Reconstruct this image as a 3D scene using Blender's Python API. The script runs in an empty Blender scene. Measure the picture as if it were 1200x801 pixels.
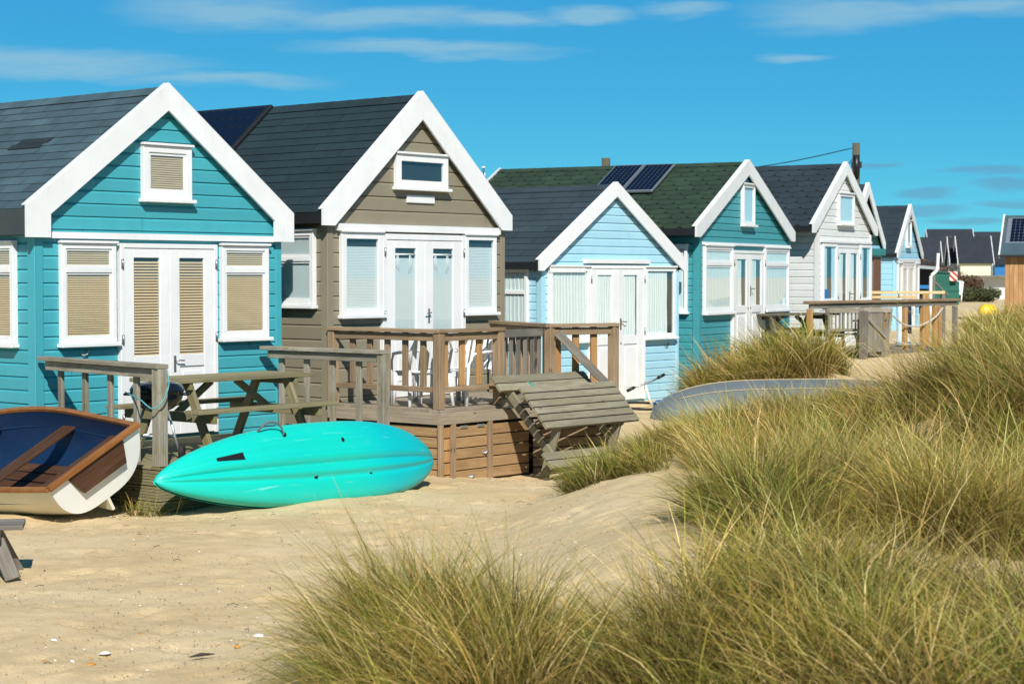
import bpy, math, random
import numpy as np
from mathutils import Vector, Matrix, noise
random.seed(7); rng = np.random.default_rng(11)
PI = math.pi; R = math.radians
EYE = 2.2          # everything is laid out in heights relative to the eye, then lifted by EYE at the end
sc = bpy.context.scene
COL = sc.collection

# ------------------------------------------------------------------ materials
def newmat(name):
    m = bpy.data.materials.new(name); m.use_nodes = True
    nt = m.node_tree; b = nt.nodes['Principled BSDF']
    return m, nt, b
def N(nt, t, **kw):
    n = nt.nodes.new(t)
    for k, v in kw.items():
        if k in n.inputs: n.inputs[k].default_value = v
        else: setattr(n, k, v)
    return n
def rgba(c): return (c[0], c[1], c[2], 1)
def mix(nt, a, b, fac, mode='MIX'):
    n = nt.nodes.new('ShaderNodeMix'); n.data_type = 'RGBA'; n.blend_type = mode
    for sock, v in ((n.inputs[6], a), (n.inputs[7], b), (n.inputs[0], fac)):
        if hasattr(v, 'links') or hasattr(v, 'is_linked'): nt.links.new(v, sock)
        else: sock.default_value = rgba(v) if isinstance(v, (tuple, list)) else v
    return n.outputs[2]
def ramp(nt, fac, stops):
    n = nt.nodes.new('ShaderNodeValToRGB'); nt.links.new(fac, n.inputs[0])
    el = n.color_ramp.elements
    while len(el) < len(stops): el.new(0.5)
    for e, (p, c) in zip(el, stops):
        e.position = p; e.color = rgba(c) if isinstance(c, (tuple, list)) else (c, c, c, 1)
    return n.outputs[0]
def rnd_attr(nt):
    a = N(nt, 'ShaderNodeAttribute', attribute_name='rnd'); return a.outputs['Fac']
def tex_noise(nt, vec, scale, detail=4, rough=.55, stretch=None):
    n = N(nt, 'ShaderNodeTexNoise'); n.inputs['Scale'].default_value = scale
    n.inputs['Detail'].default_value = detail; n.inputs['Roughness'].default_value = rough
    if stretch:
        mp = nt.nodes.new('ShaderNodeMapping'); mp.inputs['Scale'].default_value = stretch
        nt.links.new(vec, mp.inputs[0]); vec = mp.outputs[0]
    nt.links.new(vec, n.inputs['Vector'])
    return n.outputs['Fac']
def scl(c, k): return tuple(min(1, x * k) for x in c)
def bump(nt, b, h, strength=.3, dist=.01):
    n = N(nt, 'ShaderNodeBump'); n.inputs['Strength'].default_value = strength; n.inputs['Distance'].default_value = dist
    nt.links.new(h, n.inputs['Height']); nt.links.new(n.outputs[0], b.inputs['Normal'])

def paint(name, col, rough=.42, var=.12, dirt=.25, dirtcol=(.25, .24, .2)):
    m, nt, b = newmat(name)
    tc = nt.nodes.new('ShaderNodeTexCoord'); o = tc.outputs['Object']
    c = mix(nt, scl(col, 1 - var), scl(col, 1 + var * .6), rnd_attr(nt))
    n1 = tex_noise(nt, o, 3.0, 5, .6)
    c = mix(nt, c, scl(col, .86), ramp(nt, n1, [(.42, 0.), (.7, .55)]))
    n2 = tex_noise(nt, o, 14, 6, .7, (1, 1, .12))       # rain streaks
    d = ramp(nt, n2, [(.56, 0.), (.78, dirt)])
    c = mix(nt, c, dirtcol, d)
    n3 = tex_noise(nt, o, 60, 3, .6)
    c = mix(nt, c, dirtcol, ramp(nt, n3, [(.66, 0.), (.76, dirt * .8)]))
    nt.links.new(c, b.inputs['Base Color'])
    b.inputs['Roughness'].default_value = rough
    bump(nt, b, tex_noise(nt, o, 45, 4, .6, (1, 1, .4)), .25, .004)
    return m
def wood(name, ca, cb, cc, rough=.85, moss=None):
    """weathered timber: grain runs along the U of every plank"""
    m, nt, b = newmat(name)
    uv = nt.nodes.new('ShaderNodeTexCoord').outputs['UV']
    g = tex_noise(nt, uv, 1.0, 7, .65, (2.2, 60, 1))
    c = ramp(nt, g, [(.3, ca), (.5, cb), (.72, cc)])
    r = rnd_attr(nt)
    c = mix(nt, c, scl(ca, .9), ramp(nt, r, [(0, .55), (1, 0.)]))
    big = tex_noise(nt, uv, 1.0, 4, .6, (1.4, 5, 1))
    c = mix(nt, c, scl(cc, 1.12), ramp(nt, big, [(.5, 0.), (.72, .5)]))
    vo = N(nt, 'ShaderNodeTexVoronoi'); mp = nt.nodes.new('ShaderNodeMapping'); mp.inputs['Scale'].default_value = (2.6, 9, 1)
    nt.links.new(uv, mp.inputs[0]); nt.links.new(mp.outputs[0], vo.inputs['Vector']); vo.inputs['Scale'].default_value = 1
    c = mix(nt, c, scl(ca, .35), ramp(nt, vo.outputs['Distance'], [(.05, .85), (.10, 0.)]))   # knots
    if moss:
        c = mix(nt, c, moss, ramp(nt, tex_noise(nt, uv, 1, 5, .7, (5, 14, 1)), [(.5, 0.), (.66, .65)]))
    nt.links.new(c, b.inputs['Base Color']); b.inputs['Roughness'].default_value = rough
    b.inputs['Specular IOR Level'].default_value = .25
    bump(nt, b, g, .6, .004)
    return m
def shingle(name, col, var=.35, speck=None, rough=.9, lichen=None):
    m, nt, b = newmat(name)
    o = nt.nodes.new('ShaderNodeTexCoord').outputs['Object']
    c = mix(nt, scl(col, 1 - var), scl(col, 1 + var), rnd_attr(nt))
    c = mix(nt, c, scl(col, 1.9), ramp(nt, tex_noise(nt, o, 160, 3, .8), [(.5, 0.), (.75, .7)]))
    c = mix(nt, c, scl(col, .6), ramp(nt, tex_noise(nt, o, 1.7, 5, .6), [(.4, .5), (.65, 0.)]))
    if lichen: c = mix(nt, c, lichen, ramp(nt, tex_noise(nt, o, 9, 6, .75), [(.58, 0.), (.72, .5)]))
    nt.links.new(c, b.inputs['Base Color']); b.inputs['Roughness'].default_value = rough
    b.inputs['Specular IOR Level'].default_value = .3
    bump(nt, b, tex_noise(nt, o, 220, 2, .7), .4, .003)
    return m
def plain(name, col, rough=.5, metal=0., noise_amt=.15, nscale=20, spec=.5, coat=0.):
    m, nt, b = newmat(name)
    o = nt.nodes.new('ShaderNodeTexCoord').outputs['Object']
    n = tex_noise(nt, o, nscale, 5, .65)
    c = mix(nt, scl(col, 1 - noise_amt), scl(col, 1 + noise_amt), n)
    c = mix(nt, c, scl(col, .75), ramp(nt, rnd_attr(nt), [(0, noise_amt * 1.5), (1, 0.)]))
    nt.links.new(c, b.inputs['Base Color'])
    b.inputs['Roughness'].default_value = rough; b.inputs['Metallic'].default_value = metal
    b.inputs['Specular IOR Level'].default_value = spec; b.inputs['Coat Weight'].default_value = coat
    return m
def glassmat():
    m = bpy.data.materials.new('window_glass'); m.use_nodes = True; nt = m.node_tree; nt.nodes.clear()
    out = nt.nodes.new('ShaderNodeOutputMaterial'); t = nt.nodes.new('ShaderNodeBsdfTransparent'); g = nt.nodes.new('ShaderNodeBsdfGlossy')
    t.inputs[0].default_value = (.88, .94, .95, 1); g.inputs['Roughness'].default_value = .03; g.inputs[0].default_value = (1, 1, 1, 1)
    lw = nt.nodes.new('ShaderNodeLayerWeight'); lw.inputs[0].default_value = .5
    pw = nt.nodes.new('ShaderNodeMath'); pw.operation = 'POWER'; nt.links.new(lw.outputs['Facing'], pw.inputs[0]); pw.inputs[1].default_value = 3.5
    f = nt.nodes.new('ShaderNodeMath'); f.operation = 'MULTIPLY_ADD'; nt.links.new(pw.outputs[0], f.inputs[0]); f.inputs[1].default_value = .85; f.inputs[2].default_value = .10
    mx = nt.nodes.new('ShaderNodeMixShader')
    nt.links.new(f.outputs[0], mx.inputs[0]); nt.links.new(t.outputs[0], mx.inputs[1]); nt.links.new(g.outputs[0], mx.inputs[2])
    nt.links.new(mx.outputs[0], out.inputs[0]); return m

WHITE = paint('white_gloss_paint', (.76, .77, .77), .32, .04, .17)
WHITE_OLD = paint('weathered_white_paint', (.72, .74, .74), .45, .06, .35)
TEAL = paint('turquoise_board_paint', (.055, .355, .42), .42, .10, .18, (.03, .2, .23))
TAUPE = paint('taupe_board_paint', (.245, .215, .150), .5, .09, .18, (.13, .12, .09))
PALEBLUE = paint('pale_blue_board_paint', (.36, .63, .76), .45, .05, .12, (.3, .45, .5))
GREENTEAL = paint('sea_green_board_paint', (.048, .29, .33), .5, .10, .22, (.02, .13, .15))
OFFWHITE = paint('off_white_board_paint', (.68, .70, .68), .5, .05, .15)
SKYBLUE = paint('sky_blue_board_paint', (.33, .62, .78), .5, .05, .15)
CREAM = paint('cream_paint', (.74, .70, .50), .5, .05, .15)
LINTEAL = paint('darker_teal_paint', (.02, .20, .20), .5, .08, .2)
DARKGREEN = paint('dark_green_paint', (.01, .055, .04), .6, .1, .2)
SHEDGREEN = paint('shed_green_paint', (.006, .11, .075), .5, .1, .15)
BROWNPANEL = paint('brown_ply_panel', (.16, .075, .035), .7, .1, .3)
BLACKTRIM = plain('black_gutter', (.012, .013, .014), .5)
SH1 = shingle('slate_grey_shingle', (.055, .098, .118), .22)
SH1D = shingle('dark_grey_shingle', (.018, .028, .034), .1)
FELT1 = shingle('slate_grey_felt', (.050, .066, .074), .1)
SH2 = shingle('charcoal_shingle', (.016, .033, .042), .15)
FELT2 = shingle('charcoal_felt', (.010, .013, .016), .1)
SH3 = shingle('blue_black_shingle', (.034, .053, .066), .18)
SH4 = shingle('mossy_green_shingle', (.026, .050, .030), .22, lichen=(.07, .085, .04))
SH5 = shingle('dark_slate_shingle', (.024, .038, .050), .14)
FARROOF = shingle('far_roof_felt', (.028, .034, .045), .2)
GLASS = glassmat()
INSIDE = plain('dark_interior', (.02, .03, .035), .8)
BLIND_TAN = plain('tan_wooden_blind', (.64, .47, .29), .55, 0, .1, 6)
BLIND_PALE = plain('pale_blind', (.66, .70, .70), .7, 0, .05, 5)
CURTAIN = plain('white_curtain', (.78, .82, .80), .9, 0, .08, 8)
CURTAIN_B = plain('pale_blue_curtain', (.55, .72, .78), .9, 0, .08, 8)
SOLAR = plain('solar_cell', (.004, .007, .022), .22, 0, .1, 8, .35, 0.)
ALU = plain('aluminium', (.62, .64, .66), .35, .8, .1)
STEEL = plain('steel', (.42, .42, .42), .35, .9, .1)
BRASS = plain('old_brass', (.20, .15, .07), .4, .8, .15)
WGREY = wood('grey_weathered_wood', (.15, .135, .11), (.30, .27, .215), (.42, .38, .305), moss=(.16, .155, .05))
WGREY2 = wood('silver_weathered_wood', (.10, .093, .08), (.20, .18, .15), (.30, .27, .22))
WTABLE = wood('olive_grey_table_wood', (.14, .125, .09), (.27, .245, .175), (.38, .34, .25), moss=(.20, .185, .08))
WDARK = wood('dark_weathered_wood', (.055, .048, .037), (.12, .105, .078), (.20, .18, .13), moss=(.11, .105, .045))
WOLIVE = wood('olive_weathered_wood', (.13, .115, .07), (.25, .22, .125), (.34, .29, .17), moss=(.19, .18, .05))
WBROWN = wood('brown_decking_wood', (.17, .115, .070), (.31, .215, .130), (.42, .31, .195))
WHATCH = wood('warm_brown_hatch_wood', (.21, .125, .06), (.37, .235, .115), (.48, .33, .17))
WDECK = wood('decking_board', (.20, .165, .12), (.32, .265, .19), (.42, .36, .27))
WORANGE = wood('fresh_orange_wood', (.28, .145, .05), (.44, .25, .10), (.56, .35, .16))
WPALE = wood('fresh_pale_wood', (.48, .35, .17), (.60, .46, .24), (.68, .55, .32))
WCLAD = wood('larch_cladding', (.33, .17, .07), (.48, .27, .12), (.58, .36, .18))
VARN = wood('varnished_wood', (.12, .045, .014), (.27, .105, .028), (.40, .18, .055), .35)
VARND = wood('dark_varnished_wood', (.045, .020, .011), (.085, .040, .020), (.14, .070, .036), .45)
GELW = plain('white_gelcoat', (.78, .79, .76), .25, 0, .06, 6, .5, .3)
GELC = plain('cream_gelcoat', (.66, .64, .50), .35, 0, .1, 5)
BOATBLUE = plain('blue_gelcoat', (.006, .028, .085), .45, 0, .8, 14)
BLACK = plain('black_plastic', (.012, .012, .013), .4)
ENAMEL = plain('black_enamel', (.008, .009, .012), .12, 0, .1, 10, .6, .6)
RUBBER = plain('black_rubber', (.015, .015, .015), .8)
PLASTW = plain('white_plastic', (.78, .79, .80), .35, 0, .04)
PLASTY = plain('yellow_plastic', (.75, .50, .02), .4)
PLASTB = plain('blue_plastic', (.02, .16, .42), .4)
ROPE = plain('grey_rope', (.12, .13, .13), .9)
ROPEB = plain('blue_green_rope', (.10, .33, .36), .9)
ROPEP = plain('pale_rope', (.50, .47, .42), .9)
HULLGREY = plain('grey_blue_boat_paint', (.17, .20, .21), .46, .15, .2, 5)
DENIM = plain('dark_navy_cloth', (.01, .02, .05), .9)
SHELLW = plain('white_shell', (.80, .78, .72), .6, 0, .15, 40)
SHELLO = plain('orange_shell', (.58, .26, .04), .6, 0, .2, 40)
DRIFT = plain('dark_seaweed', (.03, .025, .02), .8)

def kayakmat():
    m, nt, b = newmat('turquoise_polyethylene')
    o = nt.nodes.new('ShaderNodeTexCoord').outputs['Object']
    c = mix(nt, (.004, .50, .42), (.004, .56, .47), tex_noise(nt, o, 2.5, 4))
    sep = nt.nodes.new('ShaderNodeSeparateXYZ'); nt.links.new(o, sep.inputs[0])
    c = mix(nt, c, (.0, .36, .50), ramp(nt, sep.outputs[0], [(.4, 0.), (1.4, .5)]))
    scr = tex_noise(nt, o, 9, 6, .7, (.25, 4, 1))
    c = mix(nt, c, (.45, .70, .66), ramp(nt, scr, [(.62, 0.), (.72, .35)]))
    c = mix(nt, c, (.10, .38, .34), ramp(nt, tex_noise(nt, o, 5, 6, .7), [(.6, 0.), (.8, .4)]))
    nt.links.new(c, b.inputs['Base Color']); b.inputs['Roughness'].default_value = .38
    return m
KAYAK = kayakmat()
def stripes(name, a, b_, k):
    m, nt, b = newmat(name)
    w = N(nt, 'ShaderNodeTexWave'); w.inputs['Scale'].default_value = k; w.bands_direction = 'DIAGONAL'
    nt.links.new(nt.nodes.new('ShaderNodeTexCoord').outputs['Object'], w.inputs['Vector'])
    nt.links.new(mix(nt, a, b_, ramp(nt, w.outputs['Fac'], [(.45, 0.), (.55, 1.)])), b.inputs['Base Color']); b.inputs['Roughness'].default_value = .9
    return m
STRIPE = stripes('red_white_canvas', (.45, .04, .03), (.7, .66, .6), 2.2)

# ------------------------------------------------------------------ mesh builder
def smooth_pts(pts, k=8):
    P = [Vector(p) for p in pts]; P = [P[0] * 2 - P[1]] + P + [P[-1] * 2 - P[-2]]; out = []
    for i in range(1, len(P) - 2):
        for j in range(k):
            t = j / k; a, b, c, d = P[i - 1:i + 3]
            out.append(.5 * ((2 * b) + (c - a) * t + (2 * a - 5 * b + 4 * c - d) * t * t + (3 * b - a - 3 * c + d) * t ** 3))
    return out + [P[-2]]
class MB:
    def __init__(s, M=None):
        s.v = []; s.f = []; s.uv = []; s.r = []; s.M = M; s.mi = []; s.cur = 0; s.smooth = []
    def add(s, verts, faces, uvs=None, r=None, smooth=False):
        r = random.random() if r is None else r
        o = len(s.v)
        for p in verts:
            p = Vector(p)
            s.v.append(s.M @ p if s.M else p)
        for i, f in enumerate(faces):
            s.f.append([o + k for k in f]); s.r.append(r); s.mi.append(s.cur); s.smooth.append(smooth)
            s.uv.append(uvs[i] if uvs else [(verts[k][0], verts[k][2]) for k in f])
        return s
    def obox(s, c, size, rot=None, ch=.004, r=None):
        """chamfered box, centre c, full size, 3x3 rotation; the grain follows its longest side"""
        h = [x / 2 for x in size]; ch = min(ch, min(h) * .6)
        V = []; idx = {}
        for sx in (-1, 1):
            for sy in (-1, 1):
                for sz in (-1, 1):
                    for ax in range(3):
                        p = [sx * h[0], sy * h[1], sz * h[2]]
                        for k in range(3):
                            if k != ax: p[k] -= (sx, sy, sz)[k] * ch
                        idx[(sx, sy, sz, ax)] = len(V); V.append(p)
        F = []
        for ax in range(3):
            a, b = [(1, 2), (2, 0), (0, 1)][ax]
            for sg in (-1, 1):
                q = []
                for ta, tb in ((-1, -1), (1, -1), (1, 1), (-1, 1)):
                    k = [0, 0, 0]; k[ax] = sg; k[a] = ta; k[b] = tb; q.append(idx[(k[0], k[1], k[2], ax)])
                F.append(q if sg > 0 else q[::-1])
                # edge chamfers between face ax and the next axis
                for sg2 in (-1, 1):
                    q = []
                    for t in (-1, 1):
                        k = [0, 0, 0]; k[ax] = sg; k[a] = sg2; k[b] = t; q.append(tuple(k))
                    e = [idx[q[0] + (ax,)], idx[q[1] + (ax,)], idx[q[1] + (a,)], idx[q[0] + (a,)]]
                    F.append(e if sg * sg2 < 0 else e[::-1])
        for sx in (-1, 1):
            for sy in (-1, 1):
                for sz in (-1, 1):
                    t = [idx[(sx, sy, sz, 0)], idx[(sx, sy, sz, 1)], idx[(sx, sy, sz, 2)]]
                    F.append(t if sx * sy * sz > 0 else t[::-1])
        L = max(range(3), key=lambda k: size[k]); oth = [k for k in range(3) if k != L]
        off = (random.random() * 40, random.random() * 40)
        U = []
        for f in F:
            n = (Vector(V[f[1]]) - Vector(V[f[0]])).cross(Vector(V[f[2]]) - Vector(V[f[0]]))
            w = oth[0] if abs(n[oth[0]]) < abs(n[oth[1]]) else oth[1]
            U.append([(V[k][L] + off[0], V[k][w] + off[1]) for k in f])
        rot = rot or Matrix.Identity(3); c = Vector(c)
        return s.add([rot @ Vector(p) + c for p in V], F, U, r)
    def box(s, x0, x1, y0, y1, z0, z1, ch=.004, r=None):
        return s.obox(((x0 + x1) / 2, (y0 + y1) / 2, (z0 + z1) / 2), (abs(x1 - x0), abs(y1 - y0), abs(z1 - z0)), None, ch, r)
    def beam(s, p0, p1, w, h, up=(0, 0, 1), ch=.004, r=None, ext=0):
        """bar from p0 to p1: w across, h along up"""
        p0 = Vector(p0); p1 = Vector(p1); d = p1 - p0; L = d.length; x = d.normalized()
        y = Vector(up).cross(x)
        if y.length < 1e-4: y = Vector((0, 1, 0)).cross(x)
        y.normalize(); z = x.cross(y)
        m = Matrix((x, y, z)).transposed()
        return s.obox((p0 + p1) / 2, (L + ext, w, h), m, ch, r)
    def prism(s, poly, y0, y1, r=None, ch=0):
        """polygon in x,z extruded along y from y0 (front) to y1"""
        n = len(poly)
        V = [(x, y0, z) for x, z in poly] + [(x, y1, z) for x, z in poly]
        area = sum(poly[i][0] * poly[(i + 1) % n][1] - poly[(i + 1) % n][0] * poly[i][1] for i in range(n))
        fr = list(range(n)); bk = list(range(n, 2 * n))[::-1]
        F = [fr, bk] + [[i, i + n, (i + 1) % n + n, (i + 1) % n] for i in range(n)]
        if (area < 0) ^ (y0 > y1): F = [f[::-1] for f in F]
        U = [[(V[k][0] + V[k][1], V[k][2]) for k in f] for f in F]
        return s.add(V, F, U, r)
    def tube(s, pts, rad, n=8, r=None, cap=True, closed=False):
        pts = [Vector(p) for p in pts]; rr = rad if isinstance(rad, (list, tuple)) else [rad] * len(pts)
        V = []; F = []; up = Vector((.13, .21, .97)); U = []
        K = len(pts)
        for i, p in enumerate(pts):
            d = (pts[(i + 1) % K] - pts[i - 1]) if closed else (pts[min(i + 1, K - 1)] - pts[max(i - 1, 0)])
            d.normalize(); a = up.cross(d)
            if a.length < .05: a = Vector((1, 0, 0)).cross(d)
            a.normalize(); b = d.cross(a)
            for k in range(n):
                t = 2 * PI * k / n; V.append(p + (a * math.cos(t) + b * math.sin(t)) * rr[i])
        for i in range(K if closed else K - 1):
            j = (i + 1) % K
            for k in range(n): F.append([i * n + k, i * n + (k + 1) % n, j * n + (k + 1) % n, j * n + k])
        if cap and not closed: F.append(list(range(n))[::-1]); F.append([(K - 1) * n + k for k in range(n)])
        U = [[(k // n * .1, (k % n) * .02) for k in f] for f in F]
        return s.add(V, F, U, r, smooth=True)
    def lathe(s, prof, c=(0, 0, 0), n=28, r=None, axis='z', smooth=True):
        V = []; F = []
        for (rad, z) in prof:
            for k in range(n):
                t = 2 * PI * k / n
                p = (rad * math.cos(t), rad * math.sin(t), z)
                if axis == 'y': p = (p[0], p[2], p[1])
                if axis == 'x': p = (p[2], p[0], p[1])
                V.append(Vector(p) + Vector(c))
        for i in range(len(prof) - 1):
            for k in range(n): F.append([i * n + k, i * n + (k + 1) % n, (i + 1) * n + (k + 1) % n, (i + 1) * n + k])
        return s.add(V, F, [[(0, 0)] * 4] * len(F), r, smooth)
    def grid(s, fn, nu, nv, r=None, smooth=True, flip=False):
        V = [fn(i / nu, j / nv) for i in range(nu + 1) for j in range(nv + 1)]
        F = []
        for i in range(nu):
            for j in range(nv):
                a = i * (nv + 1) + j; q = [a, a + 1, a + nv + 2, a + nv + 1]
                F.append(q[::-1] if flip else q)
        U = [[(V[k][0], V[k][1] + V[k][2]) for k in f] for f in F]
        return s.add(V, F, U, r, smooth)
    def build(s, name, mats, parent=None, M=None):
        me = bpy.data.meshes.new(name)
        V = s.v
        dz = BASE.get(parent.name, 0) if parent else 0
        if M: V = [M @ p for p in V]
        me.from_pydata([(p[0], p[1], p[2] - dz) for p in V], [], s.f)
        uv = me.uv_layers.new(name='UVMap'); flat = [c for f in s.uv for q in f for c in q]
        uv.data.foreach_set('uv', flat)
        at = me.attributes.new('rnd', 'FLOAT', 'FACE'); at.data.foreach_set('value', s.r)
        if not isinstance(mats, (list, tuple)): mats = [mats]
        for m in mats: me.materials.append(m)
        me.polygons.foreach_set('material_index', s.mi); me.polygons.foreach_set('use_smooth', s.smooth)
        me.update()
        o = bpy.data.objects.new(name, me); COL.objects.link(o)
        if parent: o.parent = parent; BASE[o.name] = dz
        return o
BASE = {}
def tag(o, label=None, cat=None, group=None, kind=None):
    if label: o['label'] = label
    if cat: o['category'] = cat
    if group: o['group'] = group
    if kind: o['kind'] = kind
    return o
def thing(name, loc, rz, label, cat, group=None, base=0.):
    """Empty at the thing's base; BASE holds the height that part coordinates are measured from"""
    o = bpy.data.objects.new(name, None); COL.objects.link(o); o.empty_display_size = .3
    o.location = (loc[0], loc[1], loc[2] if len(loc) > 2 else base); o.rotation_euler = (0, 0, rz)
    BASE[o.name] = base if len(loc) < 3 else 0
    return tag(o, label, cat, group)
def pb(parent, name, mat, *a, **k):
    return MB().box(*a, **k).build(name, mat, parent)
def pbeam(parent, name, mat, *a, **k):
    return MB().beam(*a, **k).build(name, mat, parent)
def copy_tree(o, parent=None):
    c = o.copy(); COL.objects.link(c)
    if parent: c.parent = parent
    for ch in o.children: copy_tree(ch, c)
    return c

# ------------------------------------------------------------------ hut kit
def clipz(poly, zlo, zhi):
    def half(P, f):
        out = []
        for i in range(len(P)):
            a, b = P[i], P[(i + 1) % len(P)]; fa, fb = f(a), f(b)
            if fa >= 0: out.append(a)
            if fa * fb < 0:
                t = fa / (fa - fb); out.append((a[0] + t * (b[0] - a[0]), a[1] + t * (b[1] - a[1])))
        return out
    P = half(poly, lambda p: p[1] - zlo)
    return half(P, lambda p: zhi - p[1]) if P else []
def siding(mb, poly, y, pitch, z0, cove=.030, dep=.020):
    zmax = max(p[1] for p in poly); z = z0
    while z < zmax:
        r = random.random(); j = random.uniform(-.0012, .0012)
        xa_ = min(p[0] for p in poly); xb_ = max(p[0] for p in poly)
        cut = random.uniform(xa_ + .25, xb_ - .25) if (xb_ - xa_ > 1.5 and random.random() < .5) else None; r2 = random.random()
        for lo, hi, kind, sd_ in [(a_, b_, k_, s_) for s_ in ((0,) if cut is None else (-1, 1)) for a_, b_, k_ in ((z, z + pitch - cove, 0), (z + pitch - cove, z + pitch, 1))]:
            P = clipz(poly, lo, hi)
            if sd_ and len(P) > 2:      # a butt joint: two boards with a hairline gap
                Q = [(p[1], p[0]) for p in P]; Q = clipz(Q, -99, cut - .002) if sd_ < 0 else clipz(Q, cut + .002, 99); P = [(p[1], p[0]) for p in Q]
            if len(P) < 3: continue
            def yy(zz):
                if kind == 0: return y - dep + j
                return y - dep + j + (dep) * (zz - lo) / (hi - lo)
            mb.add([(p[0], yy(p[1]), p[1]) for p in P], [list(range(len(P)))], [[(p[0] + r * 9, p[1]) for p in P]], r2 if sd_ > 0 else r)
        P = clipz(poly, z, z + .002)
        if len(P) > 2:
            xa = min(p[0] for p in P); xb = max(p[0] for p in P)
            mb.add([(xa, y - dep + j, z), (xb, y - dep + j, z), (xb, y + .004, z), (xa, y + .004, z)], [[3, 2, 1, 0]], None, r)
        z += pitch
SIDE = Matrix(((0, 1, 0, 0), (-1, 0, 0, 0), (0, 0, 1, 0), (0, 0, 0, 1)))   # front-wall layout turned onto the left wall

def blind_slats(mb, x0, x1, z0, z1, y, sp=.026, tilt=38):
    z = z0 + .01
    while z < z1 - .005:
        mb.obox(((x0 + x1) / 2, y, z), (x1 - x0 - .006, .026, .002), Matrix.Rotation(R(tilt), 3, 'X'), .0004); z += sp
def curtain(mb, x0, x1, z0, z1, y, wl=.07, amp=.008, gather=0, seed=0):
    rr = random.Random(seed + int(abs(x0) * 100)); ph = [rr.random() * 6 for _ in range(4)]
    def fn(u, v):
        x = x0 + (x1 - x0) * u; z = z0 + (z1 - z0) * v
        a = math.sin(x / wl * 2 * PI + ph[0] + .5 * math.sin(v * 3 + ph[1])) + .5 * math.sin(x / wl * 3.7 * PI + ph[2] + v * 2) + .35 * math.sin(x / wl * .9 * PI + ph[3])
        return Vector((x + .004 * math.sin(v * 9 + u * 7), y - amp * .5 * a * (1 - .35 * v), z))
    mb.grid(fn, max(8, int((x1 - x0) / .008)), 8)
def window(root, x0, x1, z0, z1, M=None, split=None, fill='tan', fr=.055, sill=True, cap=True, mat=None, y=0., deep=.062, cx=None, sub=.0, covering=None):
    """a window unit standing proud of the boards: frame, sash, glass, backing and what hangs behind the glass"""
    mat = mat or WHITE
    f = MB(M)
    yf = y - deep
    f.box(x0, x0 + fr, yf, y, z0, z1); f.box(x1 - fr, x1, yf, y, z0, z1)
    f.box(x0 + fr, x1 - fr, yf + .001, y, z0, z0 + fr); f.box(x0 + fr, x1 - fr, yf + .001, y, z1 - fr, z1)
    spans = [(z0 + fr, z1 - fr)]
    if split:
        f.box(x0 + fr, x1 - fr, yf + .001, y, split - .028, split + .028)
        spans = [(z0 + fr, split - .028), (split + .028, z1 - fr)]
    w = f.build('window', mat, root)
    if sub > 0:      # an opening sash inside the frame
        s2 = MB(M)
        for (a, b) in spans:
            xa, xb = x0 + fr + .001, x1 - fr - .001; a2, b2 = a + .001, b - .001
            s2.box(xa, xa + sub, yf + .014, y - .02, a2, b2, .003); s2.box(xb - sub, xb, yf + .014, y - .02, a2, b2, .003)
            s2.box(xa + sub, xb - sub, yf + .015, y - .02, a2, a2 + sub, .003); s2.box(xa + sub, xb - sub, yf + .015, y - .02, b2 - sub, b2, .003)
        s2.build('sash', mat, w)
    if sill: MB(M).box(x0 - .03, x1 + .03, yf - .045, y - .002, z0 - .042, z0 - .001, .006).build('sill', mat, w)
    if cap: MB(M).box(x0 - .015, x1 + .015, yf - .028, y - .002, z1 + .001, z1 + .03, .005).build('drip_cap', mat, w)
    g = MB(M); b = MB(M); c = MB(M)
    for (a, bb) in spans:
        g.add([(x0 + fr, yf + .022, a), (x1 - fr, yf + .022, a), (x1 - fr, yf + .022, bb), (x0 + fr, yf + .022, bb)], [[0, 1, 2, 3]])
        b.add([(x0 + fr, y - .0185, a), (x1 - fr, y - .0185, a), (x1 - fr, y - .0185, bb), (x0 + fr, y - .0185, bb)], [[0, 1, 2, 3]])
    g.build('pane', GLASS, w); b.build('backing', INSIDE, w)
    for (a, bb) in spans:
        xa, xb = x0 + fr + .004, x1 - fr - .004
        if fill == 'tan': blind_slats(c, xa, xb, a, bb - .03, y - .028, .024, 62)
        elif fill == 'pale':
            def fn(u, v, a=a, bb=bb): return Vector((xa + (xb - xa) * u, y - .026 + .003 * (int(v * 80) % 2), a + (bb - a - .09 * (bb - a > .5)) * v))
            c.grid(fn, 1, 80, smooth=False)
        elif fill in ('curtain', 'curtain_b'): curtain(c, xa, xb, a, bb - .012, y - .030, .075, .009)
        elif fill == 'parted':
            curtain(c, xa, xa + (xb - xa) * .3, a, bb - .01, y - .030, .05, .009); curtain(c, xb - (xb - xa) * .32, xb, a, bb - .01, y - .030, .05, .009)
        elif fill == 'partL': curtain(c, xa, xa + (xb - xa) * .78, a, bb - .01, y - .030, .06, .009)
    if c.v: c.build({'tan': 'blind', 'pale': 'blind'}.get(fill, 'curtain'), {'tan': BLIND_TAN, 'pale': BLIND_PALE, 'curtain_b': CURTAIN_B, 'parted': CURTAIN_B}.get(fill, CURTAIN), w)
    return w
def hinge(parent, x, z, y):
    m = MB(); m.box(x - .018, x + .018, y - .006, y, z - .05, z + .05, .002); m.tube([(x, y - .010, z - .055), (x, y - .010, z + .055)], .007, 8)
    return m.build('hinge', STEEL, parent)
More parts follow.
